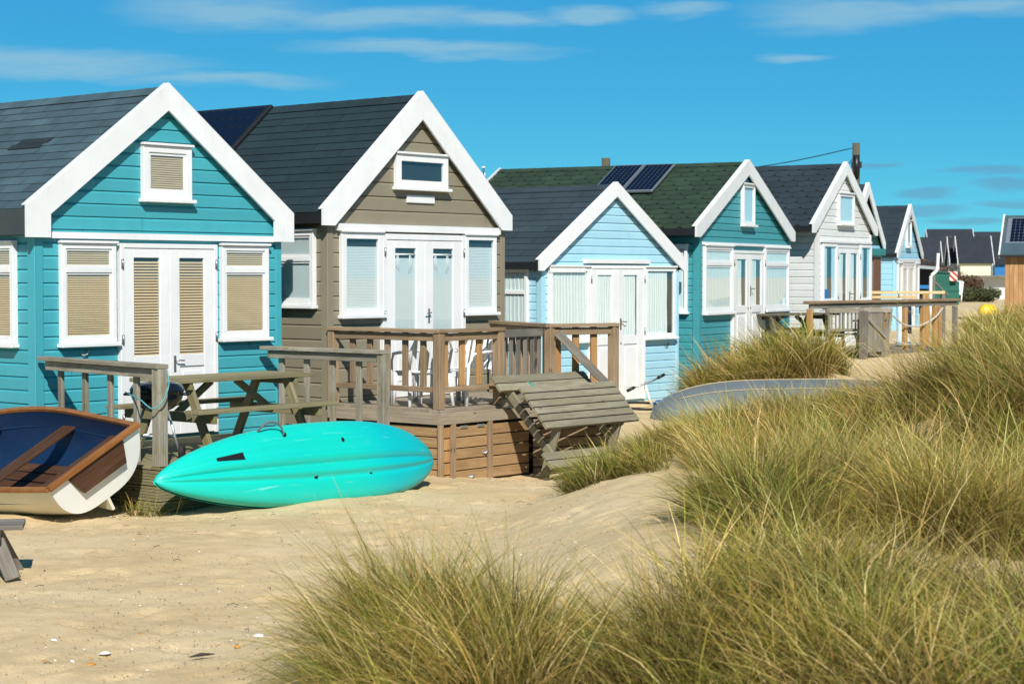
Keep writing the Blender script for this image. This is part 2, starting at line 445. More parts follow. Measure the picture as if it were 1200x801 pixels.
def double_door(root, x0, x1, z0, z1, fill, glass_bot, y=0., fr=.05, handle=True, hz=None, hmat=None, side_st=.11, mat=None, panel=True, hinges=True):
    mat = mat or WHITE; hmat = hmat or STEEL
    yf = y - .05
    f = MB(); f.box(x0, x0 + fr, yf - .012, y, z0, z1); f.box(x1 - fr, x1, yf - .012, y, z0, z1); f.box(x0 + fr, x1 - fr, yf - .011, y, z1 - fr, z1)
    d = f.build('door_frame', mat, root)
    xm = (x0 + x1) / 2
    for k, (a, b) in enumerate(((x0 + fr + .003, xm - .0025), (xm + .0025, x1 - fr - .003))):
        zt = z1 - fr - .003; m = MB(); st = side_st
        m.box(a, a + st, yf, y - .004, z0 + .01, zt); m.box(b - st, b, yf, y - .004, z0 + .01, zt)
        m.box(a + st, b - st, yf + .001, y - .004, zt - .10, zt)
        m.box(a + st, b - st, yf + .001, y - .004, glass_bot - .13, glass_bot)
        if panel:
            m.box(a + st, b - st, yf + .001, y - .004, z0 + .01, z0 + .15)
            m.box(a + st, b - st, yf + .018, y - .004, z0 + .15, glass_bot - .13)
            m.box(a + st + .05, b - st - .05, yf + .007, y - .004, z0 + .20, glass_bot - .18, .008)
        else: m.box(a + st, b - st, yf + .002, y - .004, z0 + .01, glass_bot - .13)
        leaf = m.build('door', mat, root)
        xa, xb = a + st, b - st; za, zb = glass_bot, zt - .10
        MB().add([(xa, yf + .016, za), (xb, yf + .016, za), (xb, yf + .016, zb), (xa, yf + .016, zb)], [[0, 1, 2, 3]]).build('pane', GLASS, leaf)
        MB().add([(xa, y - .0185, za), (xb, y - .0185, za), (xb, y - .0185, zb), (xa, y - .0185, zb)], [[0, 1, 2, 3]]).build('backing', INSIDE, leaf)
        c = MB()
        if fill == 'tan': blind_slats(c, xa, xb, za, zb - .02, y - .028, .031, 52)
        elif fill == 'pale':
            c.box(xa + .003, xb - .003, y - .026, y - .022, za, zb - .12)
            for q in range(2):   # ribbon ties of the roman blind
                cx = xa + (xb - xa) * (.12 + .6 * q)
                c.tube([(cx, y - .030, zb - .06), (cx + .008, y - .031, zb - .16), (cx - .006, y - .030, zb - .24 - .06 * q)], .006, 5)
                c.tube([(cx + .02, y - .030, zb - .07), (cx + .035, y - .031, zb - .17), (cx + .03, y - .030, zb - .27)], .005, 5)
            c.tube([(xa + .004, y - .029, zb - .075), (xb - .004, y - .029, zb - .075)], .012, 8)
        elif fill == 'curtain': curtain(c, xa, xb - (.10 * (xb - xa) if k == 1 else .0), za, zb - .01, y - .030, .06, .009)
        elif fill == 'narrow': curtain(c, xa + .01, xb - .45 * (xb - xa), za, zb - .02, y - .030, .05, .009)
        if c.v: c.build('blind' if fill in ('tan', 'pale') else 'curtain', {'tan': BLIND_TAN, 'pale': BLIND_PALE}.get(fill, CURTAIN), leaf)
        if hinges:
            hx = x0 + fr * .5 if k == 0 else x1 - fr * .5
            for hh in (z1 - .22, (z0 + z1) / 2 + .02, z0 + .22): hinge(leaf, hx, hh, yf - .013)
        if handle:
            hz_ = hz if hz is not None else (z0 + z1) / 2
            hx = b - st * .45 if k == 0 else a + st * .45
            if k == 1 or fill == 'pale':
                hm = MB(); hm.box(hx - .017, hx + .017, yf - .006, yf, hz_ - .09, hz_ + .09, .003)
                dx = -.10 if (fill == 'pale') else .10
                hm.tube([(hx, yf - .005, hz_ + .04), (hx, yf - .045, hz_ + .04), (hx + dx, yf - .045, hz_ + .035)], .008, 8)
                if k == 1 or fill != 'pale': hm.build('handle', hmat, leaf)
            km = MB()
            km.lathe([(.001, -.012), (.014, -.010), (.014, 0)], (hx, yf - .001, hz_ - .30), 10, axis='y'); km.build('lock', hmat, leaf)
    return d
def solar_panel(root, name, P0, du, dv, nrm, cells, frame=ALU):
    """P0 corner, du/dv edge vectors on the roof, nrm roof normal"""
    P0, du, dv, nrm = map(Vector, (P0, du, dv, nrm)); m = MB(); t = nrm * .045
    c = P0 + du / 2 + dv / 2 + nrm * .03
    rot = Matrix((du.normalized(), dv.normalized(), du.normalized().cross(dv.normalized()))).transposed()
    fr = MB(); fr.obox(c, (du.length, dv.length, .04), rot, .004); o = fr.build(name, frame, root)
    g = MB(); nu, nv = cells
    up = rot @ Vector((0, 0, 1)); sg = 1 if up.dot(nrm) > 0 else -1
    for i in range(nu):
        for j in range(nv):
            q = P0 + du * (.04 + .92 * (i + .5) / nu) + dv * (.03 + .94 * (j + .5) / nv) + nrm * .0525
            a = du * (.92 / nu * .48); b = dv * (.94 / nv * .48); cc = .22
            pts = [q - a * (1 - cc) - b, q + a * (1 - cc) - b, q + a - b * (1 - cc), q + a + b * (1 - cc), q + a * (1 - cc) + b, q - a * (1 - cc) + b, q - a + b * (1 - cc), q - a - b * (1 - cc)]
            if sg < 0: pts = pts[::-1]
            g.add(pts, [list(range(8))], [[(0, 0)] * 8])
    g.build('solar_cell_array', SOLAR, o)
    return o

def hut(name, label, phi, O, W, D, zb, au, az, eu, ez_top, ez_bot, bt, wall, roofm, felt, trim=WHITE, pitch=.165, expo=.15, sw=.33, style='tile',
        group='beach huts in the row', corner=.07, over=.12, cornermat=None, soffit=None, backwall=True, side_mat=None, barge_foot=None, z0b=None, btop=.03, gable_mat=None, gable_z=None, sidepitch=None):
    """O = world x,y of the front left corner; u runs right along the front, y (local) runs back"""
    root = thing(name, (O[0], O[1]), PI / 2 - R(phi), label, 'beach hut', group, base=zb)
    zb0 = zb
    slope = (az - ez_top) / (au - eu); er = 2 * au - eu
    def roofz(u): return az - abs(u - au) * slope
    # walls
    gz = roofz(0) - .07
    poly = [(0, zb0), (W, zb0), (W, roofz(W) - .07), (au, az - .08), (0, gz)]
    m = MB()
    if gable_mat:
        lo = clipz(poly, zb0, gable_z); siding(m, lo, 0, pitch, zb0); m.cur = 1
        siding(m, clipz(poly, gable_z, 99), 0, pitch, gable_z); m.cur = 0
    else: siding(m, poly, 0, pitch, zb0)
    m.M = SIDE; siding(m, [(-D, zb0), (0, zb0), (0, gz), (-D, gz)], 0, sidepitch or pitch, zb0); m.M = None
    if side_mat:
        for i in range(len(m.mi)):
            pass
    m.prism([(p[0], p[1]) for p in [(.012, zb0 + .01), (W - .012, zb0 + .01), (W - .012, roofz(W) - .09), (au, az - .10), (.012, gz - .02)]], .012, D - .01)
    m.build('wall', [wall] + ([gable_mat] if gable_mat else []), root)
    ct = cornermat or wall
    c = MB(); c.box(-.028, corner, -.036, -.0165, zb0, min(gz, ez_bot + .02)); c.box(-.036, -.0165, -.036, corner + .02, zb0, min(gz, ez_bot + .02)); c.build('corner_trim', ct, root)
    c = MB(); c.box(W - corner, W + .022, -.036, -.0165, zb0, min(roofz(W) - .05, ez_bot + .02)); c.build('corner_trim', ct, root)
    # roof slabs, courses
    yf, yb = -over + .034, D + .15
    rf = MB()
    rf.prism([(eu + .012, ez_top - .012), (au, az - .012), (er - .012, ez_top - .012), (er - .012, ez_top - .07), (au, az - .075), (eu + .012, ez_top - .07)], yf, yb)
    roof = rf.build('roof', felt, root)
    sh = MB(); L = math.hypot(au - eu - .012, az - ez_top)
    for sg in (-1, 1):
        dn = Vector((sg * (au - eu), 0, -(az - ez_top))).normalized(); nr = Vector((sg * (az - ez_top), 0, (au - eu))).normalized()
        nrow = int(L / expo); ex = L / nrow
        for i in range(nrow):
            tl = L - i * ex; tu = max(tl - ex * 1.12, 0)
            yy = yf + (sw / 2 if i % 2 else 0) - sw + random.uniform(-.02, .02)
            while yy < yb:
                a = max(yy + .004, yf); b = min(yy + sw - .004, yb); yy += sw
                if b - a < .02: continue
                base = Vector((au, 0, az - .012))
                j = random.uniform(0, .003)
                hL = .012 + j; hU = .0035
                def P(t, y_, h): 
                    q = base + dn * t + nr * h; q.y = y_; return q
                if style == 'hex':
                    k = ex * .30; e = sw * .20
                    low = [P(tl - k, a, hL), P(tl, a + e, hL), P(tl, b - e, hL), P(tl - k, b, hL)]
                else: low = [P(tl, a, hL), P(tl, b, hL)]
                upv = [P(tu, b, hU), P(tu, a, hU)]
                V = low + upv; n_ = len(low)
                Vb = [p - nr * (hL * .9) for p in low]
                F = [list(range(len(V)))]; V2 = V + Vb
                for q in range(n_ - 1): F.append([q, len(V) + q, len(V) + q + 1, q + 1])
                if sg < 0: F = [f[::-1] for f in F]
                sh.add(V2, F)
    sh.build('shingles', roofm, roof)
    # eave felt band + ridge cap
    for x0, x1 in ((eu, eu + .03), (er - .03, er)):
        MB().box(x0, x1, yf + .001, yb, ez_bot + .02, ez_top - .004, .006).build('eave_band', felt, roof)
    rc = MB()
    yy = yf
    while yy < yb:
        y2 = min(yy + .30, yb)
        for sg in (-1, 1):
            dn = Vector((sg * (au - eu), 0, -(az - ez_top))).normalized(); nr = Vector((sg * (az - ez_top), 0, (au - eu))).normalized()
            b0 = Vector((au, 0, az - .012)); q = [b0 + nr * .010, b0 + dn * .16 + nr * .020]
            V = [Vector((q[0].x, yy, q[0].z + .006)), Vector((q[0].x, y2, q[0].z + .003)), Vector((q[1].x, y2, q[1].z - .002)), Vector((q[1].x, yy, q[1].z))]
            rc.add(V, [[0, 1, 2, 3] if sg < 0 else [3, 2, 1, 0]], r=random.random())
        yy = y2
    rc.build('ridge_cap', roofm, roof)
    # barge boards: one each side, front and back
    bf = barge_foot if barge_foot is not None else bt * .9
    for yy0, yy1 in ((-over, -over + .032), (D + .15, D + .18)):
        for sg in (-1, 1):
            X = lambda u: au + sg * (au - u) * -1 if sg < 0 else au + (au - u)
            X = (lambda u: u) if sg < 0 else (lambda u: 2 * au - u)
            zi = lambda u: az + btop - bt - abs(au - u) * slope
            P = [(X(eu - .015), ez_bot), (X(eu + bf), ez_bot), (X(eu + bf), max(zi(eu + bf), ez_bot + .001)), (X(au), az + btop - bt), (X(au), az + btop), (X(eu - .015), ez_top + btop)]
            if zi(eu + bf) <= ez_bot + .002: P = [P[0], (X(au - (az + btop - bt - ez_bot) / slope), ez_bot)] + P[3:]
            y0_, y1_ = (yy0, yy1) if sg < 0 else (yy0 + .0015, yy1)
            MB().prism(P, y0_, y1_).build('barge_board', trim, root)
    # thin white verge strip on the roof edge
    for sg in (-1, 1):
        v = MB(); u1 = eu - .015 if sg < 0 else er + .015
        v.beam((u1, -over + .045, ez_top + btop + .004), (au, -over + .045, az + btop + .004), .09, .012, ch=.002); v.build('verge_strip', trim, root)
    root['_'] = 0; del root['_']
    return root, roofz

def fp(phi, px, Z):   # world x,y of a hut corner seen at column px of the photo, Z metres ahead
    return ((px - 600) / 2181 * Z, Z)
def loc(O, phi, u, n, z=0.):
    a = R(phi); return (O[0] + u * math.sin(a) + n * math.cos(a), O[1] + u * math.cos(a) - n * math.sin(a), z)

# ------------------------------------------------------------------ HUT 1 turquoise
O1 = (-4.862, 19.0); P1 = 40
h1, rz1 = hut('beach_hut', 'turquoise beach hut nearest the camera with tan slatted blinds and slate grey roof', P1, O1, 3.35, 5.6, -2.0, 1.655, 2.045, -.17, .68, .39, .29,
              TEAL, SH1, FELT1, pitch=.138, expo=.145, sw=.42, barge_foot=.28)
window(h1, .27, .97, -.70, .335, split=.06, fill='tan', y=-.016, sub=.022)
window(h1, 2.44, 3.14, -.70, .335, split=.06, fill='tan', y=-.016, sub=.022)
window(h1, 1.34, 2.01, .83, 1.40, fill='tan', y=-.016, fr=.075, sub=.03)
window(h1, .28, 1.25, -.70, .335, M=SIDE @ Matrix.Translation((-1.53, 0, 0)), split=.06, fill='tan', y=-.016, sub=.022)
double_door(h1, 1.02, 2.37, -1.74, .345, 'tan', -.86, y=-.016, hz=-.96, side_st=.135)
MB().prism([(.16, .385), (3.24, .385), (3.24, .45), (.16, .45)], -.07, -.0165).build('lintel', WHITE, h1)
def hook(root, x, z, y=-.02, mat=ROPEP):
    MB().tube([(x - .05, y, z), (x - .03, y - .03, z - .03), (x + .02, y - .03, z - .02), (x + .05, y - .02, z + .03), (x + .06, y, z)], .007, 6).build('hook', mat, root)
hook(h1, .58, -.80); 
MB().tube([(2.88, -.03, -.72), (2.88, -.035, -.80)], .006, 6).build('hook', BRASS, h1)

_dn = Vector((-1.825, 0, -1.365)).normalized(); _nr = Vector((-1.365, 0, 1.825)).normalized(); m = MB()
for k, (ya, yb_) in enumerate(((.93, 1.50), (.99, 1.56))):
    b0 = Vector((1.655, 0, 2.033)) + _dn * (.90 + .10 * k); V = []
    for yy_, t_, h_ in ((ya, .10, .019), (yb_, .10, .019), (yb_, .0, .016), (ya, .0, .016)):
        q = b0 + _dn * t_ + _nr * h_; V.append(Vector((q.x, yy_, q.z)))
    V += [p - _nr * .012 for p in V[:2]]; m.add(V, [[0, 3, 2, 1], [0, 1, 5, 4]], None, .5)
m.build('repair_patch', SH1D, [c for c in h1.children if c.name.startswith('roof')][0])

# ------------------------------------------------------------------ HUT 2 taupe
O2 = (-2.177, 22.0); P2 = 40
h2, rz2 = hut('beach_hut', 'taupe brown beach hut with charcoal roof and pale blinds behind the raised deck', P2, O2, 3.18, 5.4, -2.3, 1.535, 2.245, -.17, .745, .59, .345,
              TAUPE, SH2, FELT2, pitch=.172, expo=.15, sw=1.1, barge_foot=.12, corner=.06)
window(h2, .17, .86, -.47, .515, fill='pale', y=-.016, fr=.075)
window(h2, 2.38, 2.99, -.47, .515, fill='pale', y=-.016, fr=.06)
window(h2, 1.11, 2.05, 1.09, 1.49, fill='none', y=-.016, fr=.085)
window(h2, -1.25, -.17, -.35, .53, M=SIDE, split=.20, fill='pale', y=-.016, sub=.025)
double_door(h2, .862, 2.378, -1.50, .51, 'pale', -.80, y=-.016, hz=-.50, side_st=.155, fr=.07)
MB().prism([(.10, .535), (3.06, .535), (3.06, .62), (.10, .62)], -.085, -.0165).build('lintel', WHITE, h2)
MB().box(1.33, 1.83, -.045, -.0165, .90, .995).build('name_board', WHITE, h2)
# solar panel on its left slope, near the ridge at the back
sl = Vector((-(1.535 + .17), 0, -(2.245 - .745))).normalized(); nrl = Vector((-(2.245 - .745), 0, (1.535 + .17))).normalized()
solar_panel(h2, 'solar_panel', Vector((1.535, 2.55, 2.25)) + sl * .03, (0, 1.9, 0), sl * 1.35, nrl, (10, 6), BLACKTRIM)

# ------------------------------------------------------------------ HUT 3 pale blue
O3 = (.44, 27.9); P3 = 40
h3, rz3 = hut('beach_hut', 'small pale blue beach hut with white barge boards and white net curtains', P3, O3, 3.52, 5.6, -2.1, 1.745, 1.43, -.17, .205, .075, .22,
              PALEBLUE, SH3, FELT2, pitch=.122, expo=.165, sw=1.0, barge_foot=.0, corner=.05)
window(h3, .12, 1.10, -.99, .13, fill='curtain', y=-.016, fr=.06)
window(h3, 2.56, 3.40, -.99, .13, fill='partL', y=-.016, fr=.06)
window(h3, -1.3, -.22, -.99, .10, M=SIDE, split=-.25, fill='curtain', y=-.016)
double_door(h3, 1.105, 2.555, -1.97, .16, 'curtain', -.95, y=-.016, hz=-.76, hmat=BRASS, side_st=.15)
MB().box(.98, 2.66, -.10, -.0165, .19, .255).build('lintel', WHITE, h3)
MB().box(.10, .975, -.088, -.079, .05, .13).build('window_head', WHITE, h3)
hook(h3, 3.2, -1.12, mat=BRASS)

# ------------------------------------------------------------------ HUT 4 sea green with green roof
O4 = (3.097, 31.0); P4 = 28
h4, rz4 = hut('beach_hut', 'sea green beach hut with mossy green shingle roof and two solar panels', P4, O4, 4.40, 4.7, -2.05, 2.07, 2.00, -.34, .78, .64, .26,
              GREENTEAL, SH4, FELT2, trim=WHITE_OLD, pitch=.118, expo=.19, sw=.31, style='hex', barge_foot=.0, corner=.06)
window(h4, .15, 1.42, -.62, .50, split=.20, fill='curtain', y=-.016, sub=.03)
window(h4, 3.02, 4.30, -.62, .50, split=.20, fill='curtain', y=-.016, sub=.03)
window(h4, 1.90, 2.48, .90, 1.60, fill='curtain_b', y=-.016)
window(h4, -1.1, -.17, -.60, .50, M=SIDE, split=.24, fill='curtain', y=-.016)
double_door(h4, 1.43, 3.01, -1.75, .44, 'narrow', -.52, y=-.016, hz=-.27, hmat=BRASS, side_st=.13)
MB().box(.12, 4.34, -.075, -.0165, .52, .565).build('lintel', WHITE, h4)
sl = Vector((-(2.07 + .34), 0, -(2.00 - .78))).normalized(); nrl = Vector((-(2.00 - .78), 0, (2.07 + .34))).normalized()
for k in range(2):
    solar_panel(h4, 'solar_panel', Vector((2.07, 1.22 + k * .60, 2.0)) + sl * .16 + nrl * .03, (0, .57, 0), sl * 1.15, nrl, (6, 12))

# ------------------------------------------------------------------ HUT 5 off white
O5 = (5.856 + .05, 36.0); P5 = 32
h5, rz5 = hut('beach_hut', 'off white beach hut with dark slate roof in front of the utility pole', P5, O5, 2.72, 5.2, -1.6, 1.20, 2.22, -.48, .95, .82, .25,
              OFFWHITE, SH5, FELT2, trim=WHITE_OLD, pitch=.132, expo=.19, sw=.31, style='hex', barge_foot=.0, corner=.04)
window(h5, .12, .82, -.50, .62, fill='parted', y=-.016, cap=False)
window(h5, 2.06, 2.67, -.50, .62, fill='parted', y=-.016, cap=False)
window(h5, .92, 1.72, 1.03, 1.62, fill='curtain_b', y=-.016)
double_door(h5, .825, 2.055, -1.45, .60, 'narrow', -.50, y=-.016, hz=-.40, hmat=BLACK, side_st=.10)
MB().box(.06, 2.70, -.07, -.0165, .645, .70).build('lintel', WHITE, h5)
MB().box(.20, .42, -.060, -.055, -.44, -.26).build('notice_card', PLASTB, h5)

# ------------------------------------------------------------------ HUT 6 mostly hidden, dark green gable
O6 = ((994 - 600) / 2181 * 42.5, 42.5); P6 = 30
h6, rz6 = hut('beach_hut', 'half hidden beach hut with dark green gable and brown panelled door', P6, O6, 2.16, 4.2, -1.6, 1.05, 2.13, -.14, .74, .62, .26,
              SKYBLUE, SH5, FELT2, trim=WHITE_OLD, pitch=.155, expo=.25, sw=.4, barge_foot=.0, corner=.04, gable_mat=DARKGREEN, gable_z=.72)
MB().box(-.05, 2.2, -.14, -.0165, .48, .64).build('lintel', LINTEAL, h6)
MB().box(1.58, 2.08, -.06, -.0165, -1.5, .44).build('door', BROWNPANEL, h6)

# ------------------------------------------------------------------ HUT 7 small light blue
O7 = ((1048.5 - 600) / 2181 * 50, 50.0); P7 = 25
h7, rz7 = hut('beach_hut', 'farthest light blue beach hut of the row with narrow white double door', P7, O7, 2.72, 4.6, -1.6, 1.38, 1.93, -.15, .58, .48, .24,
              SKYBLUE, SH5, FELT2, trim=WHITE, pitch=.15, expo=.25, sw=.5, barge_foot=.0, corner=.04)
window(h7, 1.12, 1.62, .80, 1.50, fill='curtain_b', y=-.016)
window(h7, .12, .55, -.7, .33, fill='curtain', y=-.016)
window(h7, 2.1, 2.6, -.7, .33, fill='curtain', y=-.016)
double_door(h7, .58, 2.08, -1.5, .34, 'curtain', -.9, y=-.016, handle=False, hinges=False)
MB().box(.05, 2.68, -.08, -.0165, .36, .46).build('lintel', WHITE, h7)

# ------------------------------------------------------------------ ground height (relative to the eye)
def sm(t): t = np.clip(t, 0, 1); return t * t * (3 - 2 * t)
LY = [0, 8, 12, 16.7, 20, 23, 27, 30, 34, 60]; LX = [1.2, .9, .35, .55, 1.6, 2.9, 3.9, 5.0, 5.3, 6.5]
def zg(X, Y):
    X = np.asarray(X, float); Y = np.asarray(Y, float)
    xl = np.interp(Y, LY, LX)
    r = sm((X - xl + .9) / 1.7)
    right = -1.78 + .32 * sm((Y - 26) / 7)
    left = -2.17 + .15 * sm((Y - 24) / 5)
    z = left + (right - left) * r
    z = z + .60 * np.exp(-(((X - 5.2) / 1.7) ** 2 + ((Y - 18.2) / 2.6) ** 2))
    z = z + .42 * np.exp(-(((X - 4.3) / .9) ** 2 + ((Y - 28.9) / 1.0) ** 2)) + .15 * np.exp(-(((X - 3.3) / .8) ** 2 + ((Y - 28.9) / 1.0) ** 2))
    z = z - .18 * np.exp(-(((X + .1) / 1.3) ** 2 + ((Y - 21.6) / 1.4) ** 2))
    z = z + .12 * np.exp(-(((X - 2.3) / 1.2) ** 2 + ((Y - 12.6) / 1.0) ** 2))
    z = z + .14 * np.exp(-(((X + .35) / .7) ** 2 + ((Y - 9.6) / .8) ** 2)) + .12 * np.exp(-(((X - 1.6) / .9) ** 2 + ((Y - 9.9) / .8) ** 2))
    z = z + .10 * sm((Y - 60) / 60)
    z = z + .018 * np.sin(X * 1.7 + Y * .6) * np.sin(Y * 1.1 - X * .5) 
    return z
def Z1(x, y): return float(zg(x, y))

def spaced(lo, hi, a, b, step, g=1.16):
    mid = list(np.arange(a, b + 1e-6, step)); out = []; s = step; x = mid[-1]
    while x < hi: s *= g; x += s; out.append(x)
    pre = []; s = step; x = a
    while x > lo: s *= g; x -= s; pre.append(x)
    return np.array(pre[::-1] + mid + out)
def build_ground():
    xs = spaced(-900, 900, -6.0, 6.5, .045); ys = spaced(-60, 1500, 8.2, 24, .055)
    X, Y = np.meshgrid(xs, ys, indexing='ij'); Z = zg(X, Y)
    near = (X > -8) & (X < 9) & (Y > 7) & (Y < 34)
    d = np.zeros_like(Z); it = np.argwhere(near)
    for i, j in it:
        x, y = xs[i], ys[j]
        d[i, j] = .030 * noise.noise((x * 1.1, y * 1.1, 3)) + .014 * noise.noise((x * 3.1, y * 3.1, 9)) + .008 * noise.noise((x * 8, y * 8, 1))
    # scattered old footprints
    rr = np.random.default_rng(5)
    for _ in range(230):
        cx = rr.uniform(-4.5, 2.5); cy = rr.uniform(9.5, 22); a = rr.uniform(0, PI); L = .13; w = .06
        m = (np.abs(X - cx) < .3) & (np.abs(Y - cy) < .3)
        dx = X[m] - cx; dy = Y[m] - cy; u = dx * math.cos(a) + dy * math.sin(a); v = -dx * math.sin(a) + dy * math.cos(a)
        q = np.sqrt((u / L) ** 2 + (v / w) ** 2)
        d[m] += -.017 * np.exp(-q ** 2) + .011 * np.exp(-((q - 1.6) / .5) ** 2)
    Z += d
    nx, ny = len(xs), len(ys)
    co = np.stack([X, Y, Z], -1).reshape(-1, 3)
    i = np.arange(nx - 1)[:, None] * ny + np.arange(ny - 1)[None, :]
    q = np.stack([i, i + ny, i + ny + 1, i + 1], -1).reshape(-1, 4)
    me = bpy.data.meshes.new('sand'); me.vertices.add(len(co)); me.vertices.foreach_set('co', co.ravel())
    me.loops.add(q.size); me.loops.foreach_set('vertex_index', q.ravel().astype(np.int32))
    me.polygons.add(len(q)); me.polygons.foreach_set('loop_start', np.arange(0, q.size, 4, dtype=np.int32))
    me.update(calc_edges=True); me.polygons.foreach_set('use_smooth', np.ones(len(q), bool))
    o = bpy.data.objects.new('sand', me); COL.objects.link(o)
    m, nt, b = newmat('dune_sand')
    p = nt.nodes.new('ShaderNodeNewGeometry').outputs['Position']
    c = ramp(nt, tex_noise(nt, p, .9, 6, .6), [(.3, (.58, .425, .225)), (.5, (.67, .51, .29)), (.7, (.73, .575, .35))])
    c = mix(nt, c, (.36, .255, .13), ramp(nt, tex_noise(nt, p, 5, 7, .7), [(.52, 0.), (.75, .45)]))
    c = mix(nt, c, (.74, .60, .38), ramp(nt, tex_noise(nt, p, 130, 3, .7), [(.5, 0.), (.75, .6)]))
    c = mix(nt, c, (.20, .13, .07), ramp(nt, tex_noise(nt, p, 75, 3, .8), [(.60, 0.), (.74, .6)]))
    c = mix(nt, c, (.10, .07, .04), ramp(nt, tex_noise(nt, p, 32, 2, .6), [(.70, 0.), (.75, .7)]))
    nt.links.new(c, b.inputs['Base Color']); b.inputs['Roughness'].default_value = .95; b.inputs['Specular IOR Level'].default_value = .12
    n1 = tex_noise(nt, p, 26, 6, .7); n2 = tex_noise(nt, p, 170, 2, .6)
    ad = nt.nodes.new('ShaderNodeMath'); ad.operation = 'MULTIPLY_ADD'; nt.links.new(n2, ad.inputs[0]); ad.inputs[1].default_value = .25; nt.links.new(n1, ad.inputs[2])
    bump(nt, b, ad.outputs[0], .7, .022)
    me.materials.append(m); tag(o, kind='structure')
build_ground()

# ------------------------------------------------------------------ decks, railings
def rail(root, A, B, ztop, zdeck, nb, mat, capmat=None, post=(True, True), capw=.12, bw=.085, low=None, postw=.10, bmat=None, over=.05, ramped=None):
    A = Vector((A[0], A[1], 0)); B = Vector((B[0], B[1], 0)); d = (B - A); L = d.length; d.normalize(); per = Vector((-d.y, d.x, 0))
    capmat = capmat or mat; bmat = bmat or mat
    a3 = Vector((A.x, A.y, ztop - .02)); b3 = Vector((B.x, B.y, ztop - .02))
    MB().beam(a3 - d * over, b3 + d * over, capw, .042).build('handrail', capmat, root)
    MB().beam(a3 + Vector((0, 0, -.07)) + d * .04, b3 + Vector((0, 0, -.07)) - d * .04, .045, .085).build('rail', mat, root)
    if low: MB().beam((A.x, A.y, low), (B.x, B.y, low), .05, .06).build('rail', mat, root)
    for p, on in ((A, post[0]), (B, post[1])):
        if on:
            MB().box(p.x - postw / 2, p.x + postw / 2, p.y - postw / 2, p.y + postw / 2, zdeck + .001, ztop - .043).build('post', mat, root)
    for k in range(nb):
        t = (k + .5 + (.5 if post[0] else 0)) / (nb + (.5 if post[0] else 0) + (.5 if post[1] else 0)); q = A + d * L * t
        z0 = (low + .031) if low else zdeck + .002
        MB().beam((q.x + per.x * .046, q.y + per.y * .046, z0 if low else z0), (q.x + per.x * .046, q.y + per.y * .046, ztop - .045), .038, bw, up=(d.x, d.y, 0)).build('baluster', bmat, root)
def deck_boards(root, x0, x1, y0, y1, z, mat, w=.135, along='x'):
    m = MB(); v = y0 if along == 'x' else x0; e = y1 if along == 'x' else x1
    while v < e - .02:
        v2 = min(v + w, e)
        if along == 'x': m.box(x0, x1, v, v2 - .006, z - .03, z)
        else: m.box(v, v2 - .006, y0, y1, z - .03, z)
        v = v2
    return m.build('deck_boards', mat, root)
# deck 1 (turquoise hut)
D1 = -1.77
k1 = thing('timber_deck', (O1[0], O1[1]), PI / 2 - R(P1), 'low grey timber deck with railings at both sides, in front of the turquoise hut', 'deck', base=-2.2)
deck_boards(k1, -.38, 3.05, -2.40, -.045, D1, WOLIVE)
for i in range(4):   # ridged fascia boards, front and left
    z0 = D1 - .031 - .145 * (i + 1) + .006; z1 = D1 - .031 - .145 * i
    fm = MB()
    for q in range(5):
        a = z0 + (z1 - z0) * q / 5
        fm.box(-.40, 3.07, -2.44 + .004 * (q % 2), -2.41, a, a + (z1 - z0) / 5 - .003, .002, r=.2 + .1 * i)
        fm.box(-.42 + .004 * (q % 2), -.39, -2.42, -.1, a, a + (z1 - z0) / 5 - .003, .002, r=.3 + .1 * i)
    fm.build('fascia_board', WOLIVE, k1)
rail(k1, (.0, -.15), (-.33, -2.36), -.82, D1, 4, WGREY, post=(False, True), capw=.13, bw=.075, postw=.105)
rail(k1, (3.0, -.18), (3.0, -2.02), -.80, D1, 4, WGREY, post=(False, True), capw=.13, bw=.075, postw=.10)
# deck 2 (taupe hut)
D2 = -1.50
k2 = thing('timber_deck', (O2[0], O2[1]), PI / 2 - R(P2), 'raised brown timber deck with storage hatches and railing, in front of the taupe hut', 'deck', base=-2.5)
poly2 = [(-.08, -1.86), (1.50, -1.86), (1.80, -1.98), (2.62, -2.36), (3.4, -1.5), (3.4, -.045), (-.08, -.045)]
m = MB(); v = -2.5
from functools import reduce
def clipy(P, lo, hi): return clipz(P, lo, hi)
while v < -.05:
    P = clipy(poly2, v, min(v + .13, -.045))
    if len(P) > 2:
        r = random.random(); n = len(P)
        V = [(p[0], p[1], D2) for p in P] + [(p[0], p[1], D2 - .03) for p in P]
        m.add(V, [list(range(n)), list(range(n, 2 * n))[::-1]] + [[i, i + n, (i + 1) % n + n, (i + 1) % n] for i in range(n)],
              [[(V[q][0] + r * 30, V[q][1]) for q in f] for f in ([list(range(n)), list(range(n, 2 * n))[::-1]] + [[i, i + n, (i + 1) % n + n, (i + 1) % n] for i in range(n)])], r)
    v += .135
m.build('deck_boards', WDECK, k2)
def face_boards(root, A, B, z0, z1, mat, nb, th=.022, name='cladding', r0=0):
    A = Vector((A[0], A[1], 0)); B = Vector((B[0], B[1], 0)); m = MB(); h = (z1 - z0) / nb
    for i in range(nb):
        zc = z0 + h * (i + .5); m.beam((A.x, A.y, zc), (B.x, B.y, zc), th, h - .012)
    return m.build(name, mat, root)
E2 = [(-.08, -.1), (-.08, -1.86), (1.50, -1.86), (1.80, -1.98), (2.62, -2.36), (3.4, -1.5)]
for i in range(len(E2) - 1):
    A, B = E2[i], E2[i + 1]
    MB().beam((A[0], A[1], D2 - .10), (B[0], B[1], D2 - .10), .035, .135, ext=.034).build('fascia_board', WDECK, k2)
